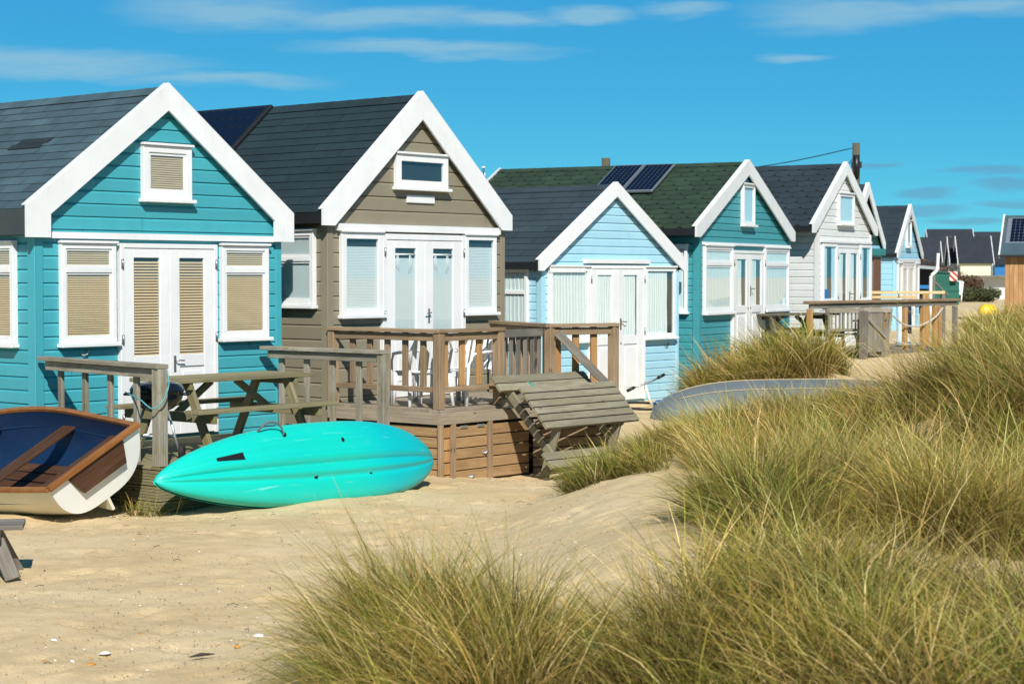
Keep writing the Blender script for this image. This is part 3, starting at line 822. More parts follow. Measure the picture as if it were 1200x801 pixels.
# inset cladding: hatch panels on the front, plain boards on the rest
face_boards(k2, (-.05, -.1), (-.05, -1.83), -2.42, D2 - .19, WHATCH, 6)
face_boards(k2, (.17, -1.835), (.74, -1.835), -2.33, D2 - .20, WHATCH, 5, name='hatch_door')
face_boards(k2, (.02, -1.828), (.12, -1.828), -2.38, D2 - .19, WORANGE, 5)
face_boards(k2, (.80, -1.835), (1.50, -1.835), -2.33, D2 - .20, WHATCH, 5, name='hatch_door')
face_boards(k2, (1.56, -1.86), (2.56, -2.30), -2.38, D2 - .19, WBROWN, 6)
face_boards(k2, (2.60, -2.30), (3.36, -1.5), -2.38, D2 - .19, WBROWN, 6)
MB().box(-.03, 3.3, -1.80, -1.78, -2.42, D2 - .05).build('backing_panel', BLACK, k2)
MB().box(-.02, -.005, -1.78, -.15, -2.42, D2 - .05).build('backing_panel', BLACK, k2)
for x in (-.075, .135, .77): MB().box(x - .032, x + .032, -1.885, -1.842, -2.42, D2 - .168).build('post', WBROWN, k2)
for x in (.33, .62): MB().box(x - .06, x + .06, -1.862, -1.848, D2 - .225, D2 - .195, .002).build('hinge', ALU, k2)
for x, z in ((.70, -2.02), (.45, -2.28)):
    t = MB(); t.box(x - .05, x + .05, -1.862, -1.848, z - .015, z + .015, .002); t.tube([(x - .02, -1.87, z - .02), (x + .03, -1.875, z + .02)], .008, 6); t.build('latch', ALU, k2)
rail(k2, (-.03, -.12), (-.03, -1.80), -.60, D2, 5, WBROWN, low=-1.28, capw=.13, bw=.075, postw=.10)
rail(k2, (-.03, -1.80), (1.00, -1.80), -.60, D2, 3, WBROWN, low=-1.28, capw=.13, bw=.085, post=(False, True), bmat=WORANGE, postw=.10)
def w2l(O, phi, X, Y):
    a = R(phi); dx, dy = X - O[0], Y - O[1]; return (dx * math.sin(a) + dy * math.cos(a), -(dx * math.cos(a) - dy * math.sin(a)))
C2 = w2l(O2, P2, .455, 22.25); C2a = w2l(O2, P2, -.225, 23.95); C2b = w2l(O2, P2, 1.235, 22.66)
rail(k2, C2a, C2, -.575, D2, 6, WBROWN, capw=.14, bw=.085, postw=.10, low=-1.35, bmat=WBROWN)
rail(k2, C2, C2b, -.575, D2, 3, WBROWN, capw=.13, bw=.085, post=(False, True), postw=.10, low=-1.35, bmat=WORANGE)
MB().beam((C2[0] + .02, C2[1] - .10, -.68), (C2[0] + .62, C2[1] - .62, -1.50), .05, .10).build('stair_rail', WGREY2, k2)
# grey picket gate leaning between the two rails
ga = Vector((1.06, -1.80)); gb = Vector(C2) + Vector((-.06, .10)); gate = thing('gate', loc(O2, P2, 1.06, 1.80, -1.46), PI / 2 - R(P2), 'small silver grey picket gate between brown deck rails, above the tipped table', 'gate')
L = (gb - ga).length; ang = math.atan2(gb.y - ga.y, gb.x - ga.x); gate.rotation_euler.z += ang
for k in range(6):
    x = .03 + (L - .06) * k / 5; pb(gate, 'picket', WGREY2, x - .03, x + .03, -.012, .012, 0, .80)
pb(gate, 'rail', WGREY2, 0, L, -.045, -.013, .74, .83); pb(gate, 'rail', WGREY2, 0, L, -.04, -.013, .10, .18)

# ------------------------------------------------------------------ picnic tables
def picnic_table(name, label, locn, rz, L=1.8, mat=WOLIVE, tw=.70, nsl=5, H=.74, over=.62, group='picnic tables', split=False):
    t = thing(name, locn, rz, label, 'picnic table', group)
    m = MB(); w = tw / nsl
    for i in range(nsl):
        y = -tw / 2 + w * (i + .5); m.obox((0, y, H - .02), (L + random.uniform(-.01, .01), w - .014, .04))
    m.build('tabletop', mat, t)
    for sy in (-1, 1):
        m = MB()
        for q in range(2): m.obox((0, sy * (over + q * .115 - .06), .43), (L, .105, .038))
        m.build('bench_seat', mat, t)
    for sx in (-1, 1):
        x = sx * (L / 2 - .28)
        for sy in (-1, 1):
            pbeam(t, 'leg', mat, (x, sy * .22, H - .041), (x, sy * .58, .0), .045, .10, up=(0, 1, 0))
        pbeam(t, 'crossbeam', mat, (x + sx * .045, -over - .08, .36), (x + sx * .045, over + .08, .36), .042, .10)
        pbeam(t, 'batten', mat, (x + sx * .045, -tw / 2 + .02, H - .075), (x + sx * .045, tw / 2 - .02, H - .075), .042, .07)
        pbeam(t, 'brace', mat, (x * .96, 0, .37), (x * .25, 0, H - .05), .04, .07)
    return t
picnic_table('picnic_table', 'olive weathered picnic table on the low deck behind the turquoise kayak', loc(O1, P1, 1.42, 1.25, D1), PI / 2 - R(P1), 1.9, WOLIVE, .72)
tt = picnic_table('picnic_table', 'grey picnic table tipped up on its side in front of the brown deck', (.78, 21.35, -1.80), R(48), 1.66, WTABLE, .62, nsl=6, H=.70, over=.57)
tt.rotation_euler = (Matrix.Rotation(R(90 - 42), 4, 'Z') @ Matrix.Rotation(R(47), 4, 'X')).to_euler()
tt.location = (.42, 21.82, -1.95)
MB().tube([(-.28, .58, .43), (-.26, .50, .46), (-.24, .44, .43)], .016, 6).build('strap', plain('green_strap', (.02, .30, .22), .5), tt)

# ------------------------------------------------------------------ kettle barbecue
q = loc(O1, P1, .21, 1.66, D1)
bq = thing('kettle_barbecue', q, 0, 'black kettle barbecue on thin metal legs beside the deck post', 'barbecue')
prof = [(.001, 0)] + [(.255 * math.sin(a), -.20 * math.cos(a) + .20) for a in np.linspace(.15, PI / 2, 9)]
MB().lathe([(r_, z_ + .44) for r_, z_ in prof] + [(.262, .645), (.262, .655)], (0, 0, 0), 32).build('bowl', ENAMEL, bq)
MB().lathe([(.266, .66), (.262, .675), (.235, .715), (.16, .745), (.001, .755)], (0, 0, 0), 32).build('lid', ENAMEL, bq)
for s_ in (-1, 1):
    MB().tube([(s_ * .25, -.06, .62), (s_ * .31, -.05, .62), (s_ * .31, .05, .62), (s_ * .25, .06, .62)], .012, 8).build('handle', BLACK, bq)
for a in (215, 325, 90):
    ca, sa = math.cos(R(a)), math.sin(R(a)); MB().tube([(.13 * ca, .13 * sa, .50), (.30 * ca, .30 * sa, .0 if a == 90 else .06)], .012, 8).build('leg', ALU, bq)
ang = R(325); wx, wy = .30 * math.cos(ang), .30 * math.sin(ang)
MB().tube([(.25 * math.cos(R(215)), .25 * math.sin(R(215)), .22), (.25 * math.cos(R(325)), .25 * math.sin(R(325)), .22), (0, .25, .22), (.25 * math.cos(R(215)), .25 * math.sin(R(215)), .22)], .008, 6).build('brace', ALU, bq)
for s_, a in ((1, 215), (1, 325)):
    cx, cy = .33 * math.cos(R(a)), .33 * math.sin(R(a))
    MB().lathe([(.012, -.028), (.055, -.028), (.078, -.02), (.078, .02), (.055, .028), (.012, .028)], (cx, cy, .078), 20, axis='x').build('wheel', RUBBER, bq)
# cord looped round deck post and barbecue
pp = Vector(loc(O1, P1, -.36, 2.38, 0)); bb = Vector((q[0], q[1], 0))
rp = MB(); z = -1.03
pts = [(pp.x + .08, pp.y + .0, z + .16), (pp.x + .10, pp.y - .03, z + .02), (pp.x + .05, pp.y - .09, z - .13), (pp.x - .03, pp.y - .10, z - .19), (pp.x - .10, pp.y - .03, z - .17), (pp.x - .20, pp.y + .12, z - .12), (bb.x - .30, bb.y - .05, z - .10)]
rp.tube(smooth_pts(pts), .007, 6)
tag(rp.build('cord', ROPEB), 'blue green cord looped round the deck corner post by the barbecue', 'cord')

# ------------------------------------------------------------------ turquoise kayak on its side
RIDGES = ((-.12, -.038, .030), (.10, .020, .035), (.02, .014, .05), (-.30, .018, .04), (-.44, -.030, .03), (.46, .012, .06))
def kayak():
    L = 3.62; c = Vector(loc(O1, P1, 1.02, 2.93, -1.83)); a = thing('kayak', (c.x, c.y, c.z), 0, 'turquoise kayak lying on its side against the low deck, hull outwards', 'kayak')
    def prof(s):        # s -1..1
        s = s - .16 * (1 - s * s); w = .42 * max(0, 1 - abs(s) ** 2.5) ** .64 + .004
        d = .20 * max(0, 1 - abs(s) ** 3.2) ** .6 + .006
        return w, d
    def hullp(u, v):
        s = -1 + 2 * u; s = math.sin(s * PI / 2) * .25 + s * .75; th = PI * v
        w, d = prof(s); y = -w * math.cos(th); yn = -math.cos(th)
        z = d * math.sin(th) ** .62
        if True:     # keel ridges and channels that run to the bow and stern
            f = max(0, 1 - abs(s) ** 6)
            for yc, aa, ww in RIDGES:
                z += f * aa * math.exp(-((yn * 1.0 - yc * (1.0)) / (ww * 1.5)) ** 2)
        return Vector((s * L / 2, y, z - .075 * abs(s) ** 3.2))
    def zat(x, y0):
        s = x / (L / 2); w, d = prof(s); yn = max(-1, min(1, y0 / w)); z = d * math.sin(math.acos(-yn)) ** .62; f = max(0, 1 - abs(s) ** 6)
        for yc, aa, ww in RIDGES: z += f * aa * math.exp(-((yn - yc) / (ww * 1.5)) ** 2)
        return z - .075 * abs(s) ** 3.2
    m = MB(); m.grid(hullp, 110, 72, r=.5, flip=True)
    def deckp(u, v):
        s = -1 + 2 * u; s = math.sin(s * PI / 2) * .25 + s * .75; w, d = prof(s)
        y = -w * math.cos(PI * v); cock = max(0, 1 - ((s + .05) / .55) ** 4) * max(0, 1 - (y / .26) ** 4)
        return Vector((s * L / 2, y, -.03 - .10 * math.sin(PI * v) ** .8 * (1 - abs(s) ** 2) + .16 * cock - .075 * abs(s) ** 3.2))
    m.grid(deckp, 60, 20, r=.5)
    body = m.build('hull', KAYAK, a)
    hd = MB(); hd.tube(smooth_pts([(-.62, .33, .10), (-.61, .36, .17), (-.53, .39, .215), (-.42, .36, .215), (-.36, .27, .18)]), .011, 8); hd.build('carry_handle', ROPE, a)
    MB().lathe([(.001, .008), (.02, .008), (.024, 0)], (-.36, .27, .182), 12).build('handle_bung', BLACK, a)
    st = MB()
    def stp(u, v):
        x = -1.22 + .30 * u; y0 = .085 - (.012 + .02 * u) + v * (.03 + .045 * u); p = Vector((x, y0, 0))
        return Vector((x, y0, zat(x, y0) + .005))
    st.grid(stp, 8, 3, flip=True); st.build('nameplate', BLACK, a)
    for x, y in ((.35, .17), (.62, -.19), (-.12, -.17)):
        zz = zat(x, y)
        MB().lathe([(.001, .004), (.022, .004), (.026, -.01)], (x, y, zz), 12).build('scupper_hole', BLACK, a)  # black disc standing in for the shade inside an open scupper hole
    ua = Vector((math.sin(R(P1)), math.cos(R(P1)), 0)); na = Vector((math.cos(R(P1)), -math.sin(R(P1)), 0))
    lean = R(64)
    ydir = (na * -math.cos(lean) + Vector((0, 0, 1)) * math.sin(lean)); zdir = ua.cross(ydir)
    mt = Matrix((ua, ydir, zdir)).transposed().to_4x4()
    mt = mt @ Matrix.Rotation(R(-1.0), 4, 'Z')
    a.rotation_euler = mt.to_euler()
    return a
kayak()

# ------------------------------------------------------------------ dinghy
def dinghy():
    L = 2.75
    a = thing('dinghy', (-4.0, 17.0, -2.13), 0, 'white rowing dinghy heeled over on the sand, blue inside with varnished rails', 'rowing boat')
    def dim(s):
        b = (.53 + .17 * math.sin(PI * min(1, s * 1.15) * .62)) * (1 - max(0, (s - .35) / .65) ** 2.6); g = .505 + .15 * s ** 2; k = .02 + .05 * (1 - s) ** 3 + .32 * max(0, (s - .72) / .28) ** 2
        return max(b, .012), g, k
    def sec(s, v, off=0.):      # v -1..1 port to starboard
        b, g, k = dim(s); al = (1 - abs(v)) * PI / 2
        y = (b - off) * math.cos(al) ** .62 * (1 if v > 0 else -1); z = g - (g - k - off) * math.sin(al) ** 1.05
        rake = .10 * (z - .02) / .45 * (1 - s)
        return Vector((s * L - rake * (1 - s), y if abs(v) > 1e-6 else 0, z))
    h = MB(); h.grid(lambda u, v: sec(u, -1 + 2 * v), 36, 36, r=.5); hull = h.build('hull', GELC, a)
    i = MB(); i.grid(lambda u, v: sec(.012 + u * .975, -1 + 2 * v, .022), 36, 36, r=.5, flip=True); i.build('inner_hull', BOATBLUE, a)
    t = MB(); n = 28
    for dx in (0, .03):
        V = [sec(0, -1 + 2 * k / n) + Vector((dx - .002, 0, 0)) for k in range(n + 1)]; t.add(V, [list(range(n + 1)) if dx == 0 else list(range(n + 1))[::-1]], [[(p.y, p.z) for p in V]])
    t.build('transom', GELW, a)
    # rails
    for sg in (-1, 1):
        pts = []; m = MB()
        for k in range(25):
            s = k / 24; p = sec(s, sg); b, g, kk = dim(s); pts.append(Vector((p.x, sg * (b + .004), g + .008)))
        for k in range(24): m.beam(pts[k], pts[k + 1], .055, .034, ext=.008, r=.5)
        m.build('gunwale', VARN, a)
    tp = sec(0, 1); m = MB(); m.beam((tp.x - .005, -.545, tp.z + .016), (tp.x - .005, .545, tp.z + .016), .06, .05, r=.4); m.build('transom_cap', VARN, a)
    m = MB(); m.prism([(-.27, .285), (.24, .285), (.34, .50), (-.34, .50)], -.028, .0, r=.3)
    m.M = None
    pad = m.build('outboard_pad', VARND, a, M=Matrix.Translation((-.085, 0, 0)) @ Matrix(((0, 1, 0, 0), (1, 0, 0, 0), (0, 0, 1, 0), (0, 0, 0, 1))))
    for s, wd in ((.42, .20), (.12, .16), (.78, .22)):
        b, g, k = dim(s); m = MB(); hw = b * .955
        m.box(s * L - wd / 2, s * L + wd / 2, -hw, hw, g - .155, g - .13, r=.4); m.build('thwart', VARND, a)
    fl = MB()
    for k in range(5):
        y = -.30 + .15 * k; fl.box(.30, 1.75, y - .065, y + .065, .105, .118)
    fl.build('floorboards', VARND, a)
    def ledge(sg):
        m = MB(); m.tube([Vector((s * L, sg * (dim(s)[0] - .035), dim(s)[1] - .165)) for s in np.linspace(.03, .9, 20)], .014, 6, r=.5); m.build('seat_riser', BOATBLUE, a)
    ledge(-1); ledge(1)
    MB().prism([(-.02, -.05), (.55, .0), (.55, .03), (-.02, .10)], -.014, .014).build('skeg', GELC, a)
    # orientation: bow to the left and away, heeled so the open side faces the camera
    ax = Vector((-.74, .67, -.02)).normalized(); sd = Vector((-.67, -.74, 0)).normalized()   # port side, towards the camera
    heel = R(28); up0 = ax.cross(sd); 
    if up0.z < 0: up0 = -up0
    yv = (sd * math.cos(heel) - up0 * math.sin(heel)).normalized(); zv = ax.cross(yv)
    a.rotation_euler = Matrix((ax, yv, zv)).transposed().to_euler()
    a.location = (-3.62, 16.72, -2.06)
    return a
dinghy()

# ------------------------------------------------------------------ upturned grey boat behind the dune
def upturned(name, label, cat, locn, rz, L, B, H, mat, stripe=None, tilt=0.):
    a = thing(name, locn, rz, label, cat); a.rotation_euler.x = tilt
    def fn(u, v):
        s = -1 + 2 * u; b = B / 2 * (1 - max(0, abs(s)) ** 2.8) ** .6 if abs(s) < 1 else 0; h = H * (1 - abs(s) ** 3.5) ** .55 if abs(s) < 1 else 0
        al = PI * v
        return Vector((s * L / 2, -b * math.cos(al), max(0, h) * math.sin(al) ** .75))
    m = MB(); m.grid(fn, 60, 24, r=.5, flip=True); m.build('hull', mat, a)
    if stripe:
        for yv, ww in ((.30, .016), (.5, .018)):
            k = MB(); k.tube([fn(u, yv) + Vector((0, -.005, .008)) for u in np.linspace(.08, .94, 30)], ww * .45, 6, r=.5); k.build('keel_strip', stripe, a)
    return a
upturned('rowing_boat', 'upturned grey rowing boat lying behind the grass, in front of the pale blue hut', 'rowing boat', (3.85, 25.1, -1.90), R(10), 4.1, 1.35, .50, HULLGREY, plain('tan_strip', (.42, .36, .24), .6), R(4))
bk = thing('bicycle', (2.02, 28.2, -2.02), R(20), 'bicycle lying on the sand beside the white door of the pale blue hut', 'bicycle')
MB().tube([(-.26, 0, .30), (-.10, -.03, .36), (.1, -.02, .42), (.28, 0, .50)], .014, 8).build('handlebar', STEEL, bk)
for s0, s1 in (((-.30, 0, .28), (-.18, -.01, .335)), ((.20, -.01, .465), (.32, 0, .52))): MB().tube([s0, s1], .024, 8).build('grip', BLACK, bk)
MB().tube([(0, 0, .38), (.06, .0, .18), (.12, .0, .05)], .02, 8).build('stem', PLASTW, bk)
MB().tube([(.12, 0, .06), (.75, .15, .10), (.45, .55, .08), (.12, 0, .06)], .018, 8).build('frame', PLASTB, bk)
for cx, cy in ((-.12, -.15), (.95, .42)):
    w = MB(); w.tube([(cx + .32 * math.cos(t), cy + .32 * math.sin(t), .06 + .03 * math.sin(t)) for t in np.linspace(0, 2 * PI, 25)[:-1]], .02, 6, closed=True)
    w.build('wheel', RUBBER, bk)

# ------------------------------------------------------------------ bench cut by the left edge
bn = thing('bench', (-4.39, 13.35, Z1(-4.3, 13.2)), R(12), 'grey wooden bench poking in at the lower left edge of the sand', 'bench'); bn.scale = (1, 1, .84)
m = MB()
for k in range(3): m.obox((0, -.13 + .13 * k, .44), (1.7, .12, .042))
m.build('seat', WGREY2, bn)
for sx in (-1, 1):
    pbeam(bn, 'leg', WGREY2, (sx * .62, -.05, .42), (sx * .78, -.20, .0), .11, .05, up=(0, 1, 0))
    pbeam(bn, 'leg', WGREY2, (sx * .62, .05, .42), (sx * .78, .20, .0), .11, .05, up=(0, 1, 0))
    pbeam(bn, 'crossbeam', WGREY2, (sx * .66, -.20, .375), (sx * .66, .20, .375), .06, .08)

# ------------------------------------------------------------------ white plastic chairs on deck 2
def plastic_chair(label, locn, rz):
    t = thing('plastic_chair', locn, rz, label, 'chair', 'white plastic garden chairs on the raised deck'); t.scale = (1, 1, .93)
    s = MB(); s.grid(lambda u, v: Vector((-.23 + .46 * u, -.22 + .44 * v, .42 - .02 * math.sin(PI * u))), 8, 8); s.box(-.24, .24, -.235, -.215, .36, .425); s.build('seat', PLASTW, t)
    b = MB()
    for k in range(6):
        x = -.19 + .076 * k; b.beam((x, .22, .44), (x * 1.08, .34, .86), .045, .012, up=(0, 1, 0))
    b.tube([(-.24, .21, .42), (-.25, .30, .70), (-.21, .34, .82), (-.13, .355, .875), (0, .36, .89), (.13, .355, .875), (.21, .34, .82), (.25, .30, .70), (.24, .21, .42)], .018, 8); b.build('backrest', PLASTW, t)
    for sx in (-1, 1):
        MB().tube([(sx * .25, .28, .66), (sx * .29, .05, .665), (sx * .29, -.16, .64), (sx * .28, -.25, .52), (sx * .27, -.28, .0)], .021, 8).build('arm', PLASTW, t)
        MB().tube([(sx * .24, .22, .44), (sx * .27, .30, .0)], .022, 8).build('leg', PLASTW, t)
        MB().tube([(sx * .235, -.22, .41), (sx * .25, -.25, .0)], .022, 8).build('leg', PLASTW, t)
    return t
plastic_chair('left white plastic garden chair behind the brown deck railing', loc(O2, P2, .42, 1.12, D2), R(205))
plastic_chair('white plastic garden chair in the middle behind the brown deck railing', loc(O2, P2, .92, .95, D2), R(190))
plastic_chair('white plastic chair with slatted back nearest the railing corner post', loc(O2, P2, .80, 1.45, D2), R(-40))

# ------------------------------------------------------------------ deck, chairs, table, gate of the off white hut
DX = Vector((5.32, 33.0)); k5 = thing('timber_deck', (DX.x, DX.y), PI / 2 - R(46), 'weathered timber deck with rope and long handrail in front of the off white hut', 'deck', base=-1.6)
deck_boards(k5, -.1, 5.0, .05, 2.6, -1.40, WDECK)
MB().box(-.1, 5.0, .0, .045, -1.58, -1.40).build('fascia_board', WGREY2, k5)
m = MB().beam((-.1, .05, -.475), (4.75, .05, -.465), .15, .05); m.build('handrail', WBROWN, k5)
MB().beam((0, .05, -.54), (4.7, .05, -.53), .05, .09).build('rail', WGREY2, k5)
for x, mt in ((.0, WORANGE), (2.35, WORANGE), (2.95, WORANGE), (3.55, WORANGE), (3.95, WORANGE), (4.1, WORANGE), (4.65, WGREY2)):
    MB().box(x - .045, x + .045, .01, .09, -1.39, -.59).build('post', mt, k5)
for x in (.5, 1.0, 1.5, 2.0): MB().box(x - .02, x + .02, .03, .07, -1.39, -.59).build('baluster', WGREY2, k5)
MB().tube(smooth_pts([(2.4, -.03, -.72), (2.8, -.05, -.92), (3.3, -.05, -.94), (3.8, -.05, -.80), (4.1, -.03, -.62)]), .018, 8).build('rope', ROPEP, k5)
MB().tube([(2.4, -.03, -1.18), (2.8, -.05, -1.28), (3.4, -.05, -1.30)], .016, 8).build('rope', ROPEP, k5)
kf = thing('timber_railing', (7.18, 38.3), R(8), 'fresh pale wood railing standing behind the weathered deck handrail', 'railing', base=-1.6)
MB().box(-.02, 1.78, -.06, .06, -.375, -.315).build('handrail', WPALE, kf); MB().box(.05, 1.2, -.03, .03, -.47, -.41).build('rail', WPALE, kf)
for x in (.06, 1.38): MB().box(x - .07, x + .07, -.05, .05, -1.6, -.38).build('post', WORANGE, kf)
MB().box(1.72, 1.80, -.05, .05, -1.6, -.30).build('post', WGREY2, kf)
picnic_table('picnic_table', 'dark weathered picnic table behind the long grass by the off white hut', (5.05, 33.9, -1.42), R(30), 1.8, WDARK, .70)
def wood_chair(label, locn, rz):
    t = thing('garden_chair', locn, rz, label, 'chair', 'slatted wooden garden chairs by the off white hut'); M_ = WGREY
    m = MB()
    for k in range(5): m.obox((0, -.2 + .1 * k, .42), (.5, .08, .02))
    m.build('seat', M_, t)
    m = MB(); m.beam((-.26, .24, .42), (-.26, .40, .88), .05, .03, up=(0, 1, 0)); m.beam((.26, .24, .42), (.26, .40, .88), .05, .03, up=(0, 1, 0)); m.beam((-.26, .395, .85), (.26, .395, .85), .03, .09); m.beam((-.26, .26, .50), (.26, .26, .50), .03, .05)
    for k in range(7): x = -.21 + .07 * k; m.beam((x, .265, .50), (x, .385, .82), .035, .014, up=(0, 1, 0))
    m.build('backrest', M_, t)
    for sx in (-1, 1):
        pbeam(t, 'leg', M_, (sx * .24, -.22, .42), (sx * .24, .26, .0), .04, .04); pbeam(t, 'leg', M_, (sx * .24, .24, .42), (sx * .24, -.22, .0), .04, .035)
        pbeam(t, 'arm', M_, (sx * .28, -.26, .64), (sx * .28, .30, .66), .06, .03)
    return t
wood_chair('slatted wooden garden chair left of the grey gate', (5.98, 33.55, -1.47), R(170))
wood_chair('slatted wooden garden chair right behind the grey gate post', (6.58, 34.1, -1.47), R(185))
gt = thing('gate', (6.22, 32.9, -1.46), R(50), 'weathered slatted gate with diagonal brace standing open at the sandy path', 'gate')
pb(gt, 'post', WGREY2, -.06, .06, -.06, .06, -.1, .84)
m = MB()
for k in range(8): x = .11 + .075 * k; m.box(x - .032, x + .032, -.012, .012, .10, .78)
m.build('slats', WGREY, gt)
pbeam(gt, 'brace', WGREY, (.04, -.03, .74), (.74, -.03, .36), .03, .065); pb(gt, 'rail', WGREY2, .06, .70, .014, .05, .74, .82)
pb(gt, 'post', WGREY, .72, .83, -.05, .05, -.15, .52); pb(gt, 'end_stile', WGREY2, .70, .735, .012, .05, .10, .82)
# parasol / blue cloth things on the deck
um = thing('folded_parasol', (7.78, 37.0, -1.40), R(20), 'folded pale blue and navy parasol propped behind the deck handrail', 'parasol')
MB().tube([(0, 0, .02), (.0, 0, .16), (-.05, 0, .5), (-.10, 0, .95)], [.17, .13, .07, .03], 10).build('canopy', CURTAIN_B, um)
MB().tube([(.13, .1, .25), (.14, .1, .9)], [.11, .09], 8).build('cover', DENIM, um)
MB().tube([(-.10, 0, .95), (-.13, 0, 1.1)], .015, 6).build('pole', STEEL, um)

# ------------------------------------------------------------------ clutter beyond the row
sh = thing('lean_to_shelter', (15.6, 72.0), R(-8), 'dark open lean-to shelter with a blue shelf, beyond the last blue hut', 'shelter', base=-1.5)
MB().beam((-1.2, 0, .62), (.85, 0, .44), 1.4, .09).build('roof', BLACKTRIM, sh); MB().beam((-1.2, -.72, .44), (.85, -.72, .28), .04, .12).build('gutter', ALU, sh)
MB().box(-1.1, .75, .55, .6, -1.5, .35).build('back_panel', BLACKTRIM, sh)
for x in (-1.0, -.1, .65): MB().box(x - .05, x + .05, -.6, -.52, -1.5, .33).build('post', WGREY2, sh)
MB().box(-1.0, .55, -.5, -.2, -.50, -.36).build('shelf', PLASTB, sh); MB().box(-.9, .1, -.45, -.2, -.36, -.02).build('crate', WDARK, sh)
fl = thing('flue_pipe', ((1090.5 - 600) / 2181 * 69, 69, -1.5), R(0), 'white bent flue pipe rising beside the green shed', 'pipe')
MB().tube(smooth_pts([(0, 0, 0), (0, 0, 1.35), (.02, 0, 1.50), (.18, 0, 1.66), (.24, 0, 1.80), (.27, 0, 2.33)], 5), .06, 12).build('pipe', PLASTW, fl)
gs = thing('garden_shed', ((1103 - 600) / 2181 * 90, 90.0), R(-12), 'small dark green shed with sloping lid and diagonal timber, by the white flue pipe', 'shed', base=-1.5)
m = MB(); siding(m, [(-.37, -1.5), (.37, -1.5), (.37, .12), (-.37, .17)], -.35, .2, -1.5); m.box(-.37, .37, -.345, .45, -1.5, .1); m.build('body', SHEDGREEN, gs)
MB().beam((-.42, .03, .195), (.42, .03, .15), .95, .05).build('lid', SHEDGREEN, gs); MB().beam((-.34, -.40, -.25), (.34, -.40, -.95), .03, .07).build('brace', WGREY2, gs)
bx = thing('storage_box', ((1117 - 600) / 2181 * 90.5, 90.5, -1.5), R(-5), 'low green storage box under a striped cushion', 'box')
MB().box(-.24, .24, -.3, .3, 0, 1.22).build('body', SHEDGREEN, bx); MB().box(-.26, .26, -.33, .33, .75, .80).build('lid', SHEDGREEN, bx)
wb = MB().obox(((1116 - 600) / 2181 * 90, 90, -.03), (.46, .16, .48), Matrix.Rotation(R(-5), 3, 'Z'), .03); tag(wb.build('striped_canvas', STRIPE), 'red and white striped canvas folded on the green storage box', 'canvas')
pc = thing('garden_chair', ((1124.5 - 600) / 2181 * 91, 91, -1.35), R(20), 'white plastic chair seat standing on edge beside the brown bushes', 'chair')
MB().obox((0, 0, .75), (.36, .12, .70), Matrix.Rotation(R(8), 3, 'Y'), .06).build('backrest', PLASTW, pc)
for x in (-.12, .12): MB().tube([(x, 0, .4), (x * 1.2, .1, 0)], .03, 8).build('leg', PLASTW, pc)
upturned('kayak', 'small bright yellow kayak upturned in the grass near the larch clad cabin', 'kayak', ((1158 - 600) / 2181 * 70, 70, -1.46), R(15), .80, .5, .40, PLASTY)
upturned('kayak', 'orange yellow kayak tip half buried in the grass beyond the deck', 'kayak', (9.45, 38.8, -1.55), R(70), .9, .4, .25, PLASTY)
tr = thing('terrace', (26.3, 108), R(-14), 'low grey railed terrace below the cream hut in the distance', 'terrace', base=-1.6)
MB().box(-2.4, 3.5, -.4, .4, -.10, .02).build('deck_boards', WGREY2, tr)
for x in (-2.2, -.9, 1.0, 3.2): MB().box(x - .06, x + .06, -.4, -.3, -1.6, -.1).build('post', WGREY2, tr)
MB().box(-.2, 3.4, .3, .36, -1.5, -.1).build('back_panel', OFFWHITE, tr)

# ------------------------------------------------------------------ larch cabin with solar roof at the right edge
cb = thing('wooden_cabin', ((1175.5 - 600) / 2181 * 60, 60.0), R(-20), 'natural larch clad cabin with big solar panel at the right edge', 'cabin', base=-1.6)
m = MB(); x = 0.05
while x < 4.6: m.box(x, x + .135, -.02, .005, -1.6, .72, .004); x += .14
m.box(.06, 4.5, .01, 2.9, -1.6, .70); m.build('wall', WCLAD, cb)
rp_ = MB(); rp_.M = Matrix(((0, 1, 0, 0), (1, 0, 0, 0), (0, 0, 1, 0), (0, 0, 0, 1)))
rp_.prism([(-.22, .68), (1.45, 1.98), (3.1, .68), (3.1, .60), (1.45, 1.88), (-.22, .60)], -.08, 4.7); rp_.build('roof', SH1, cb)
q_ = MB(); q_.beam((-.12, -.26, .62), (-.12, 1.45, 1.97), .05, .14, up=(0, 0, 1)); q_.build('barge_board', WHITE, cb); q_ = MB(); q_.beam((-.12, 1.45, 1.97), (-.12, 3.1, .62), .05, .14); q_.build('barge_board', WHITE, cb)
MB().box(-.15, 4.7, -.30, -.22, .60, .66).build('gutter', BLACKTRIM, cb)
dvv = Vector((0, 1.67, 1.30)).normalized(); solar_panel(cb, 'solar_panel', Vector((.02, .25, 1.03)), (3.5, 0, 0), dvv * 1.35, Vector((0, -1.30, 1.67)).normalized(), (24, 8))

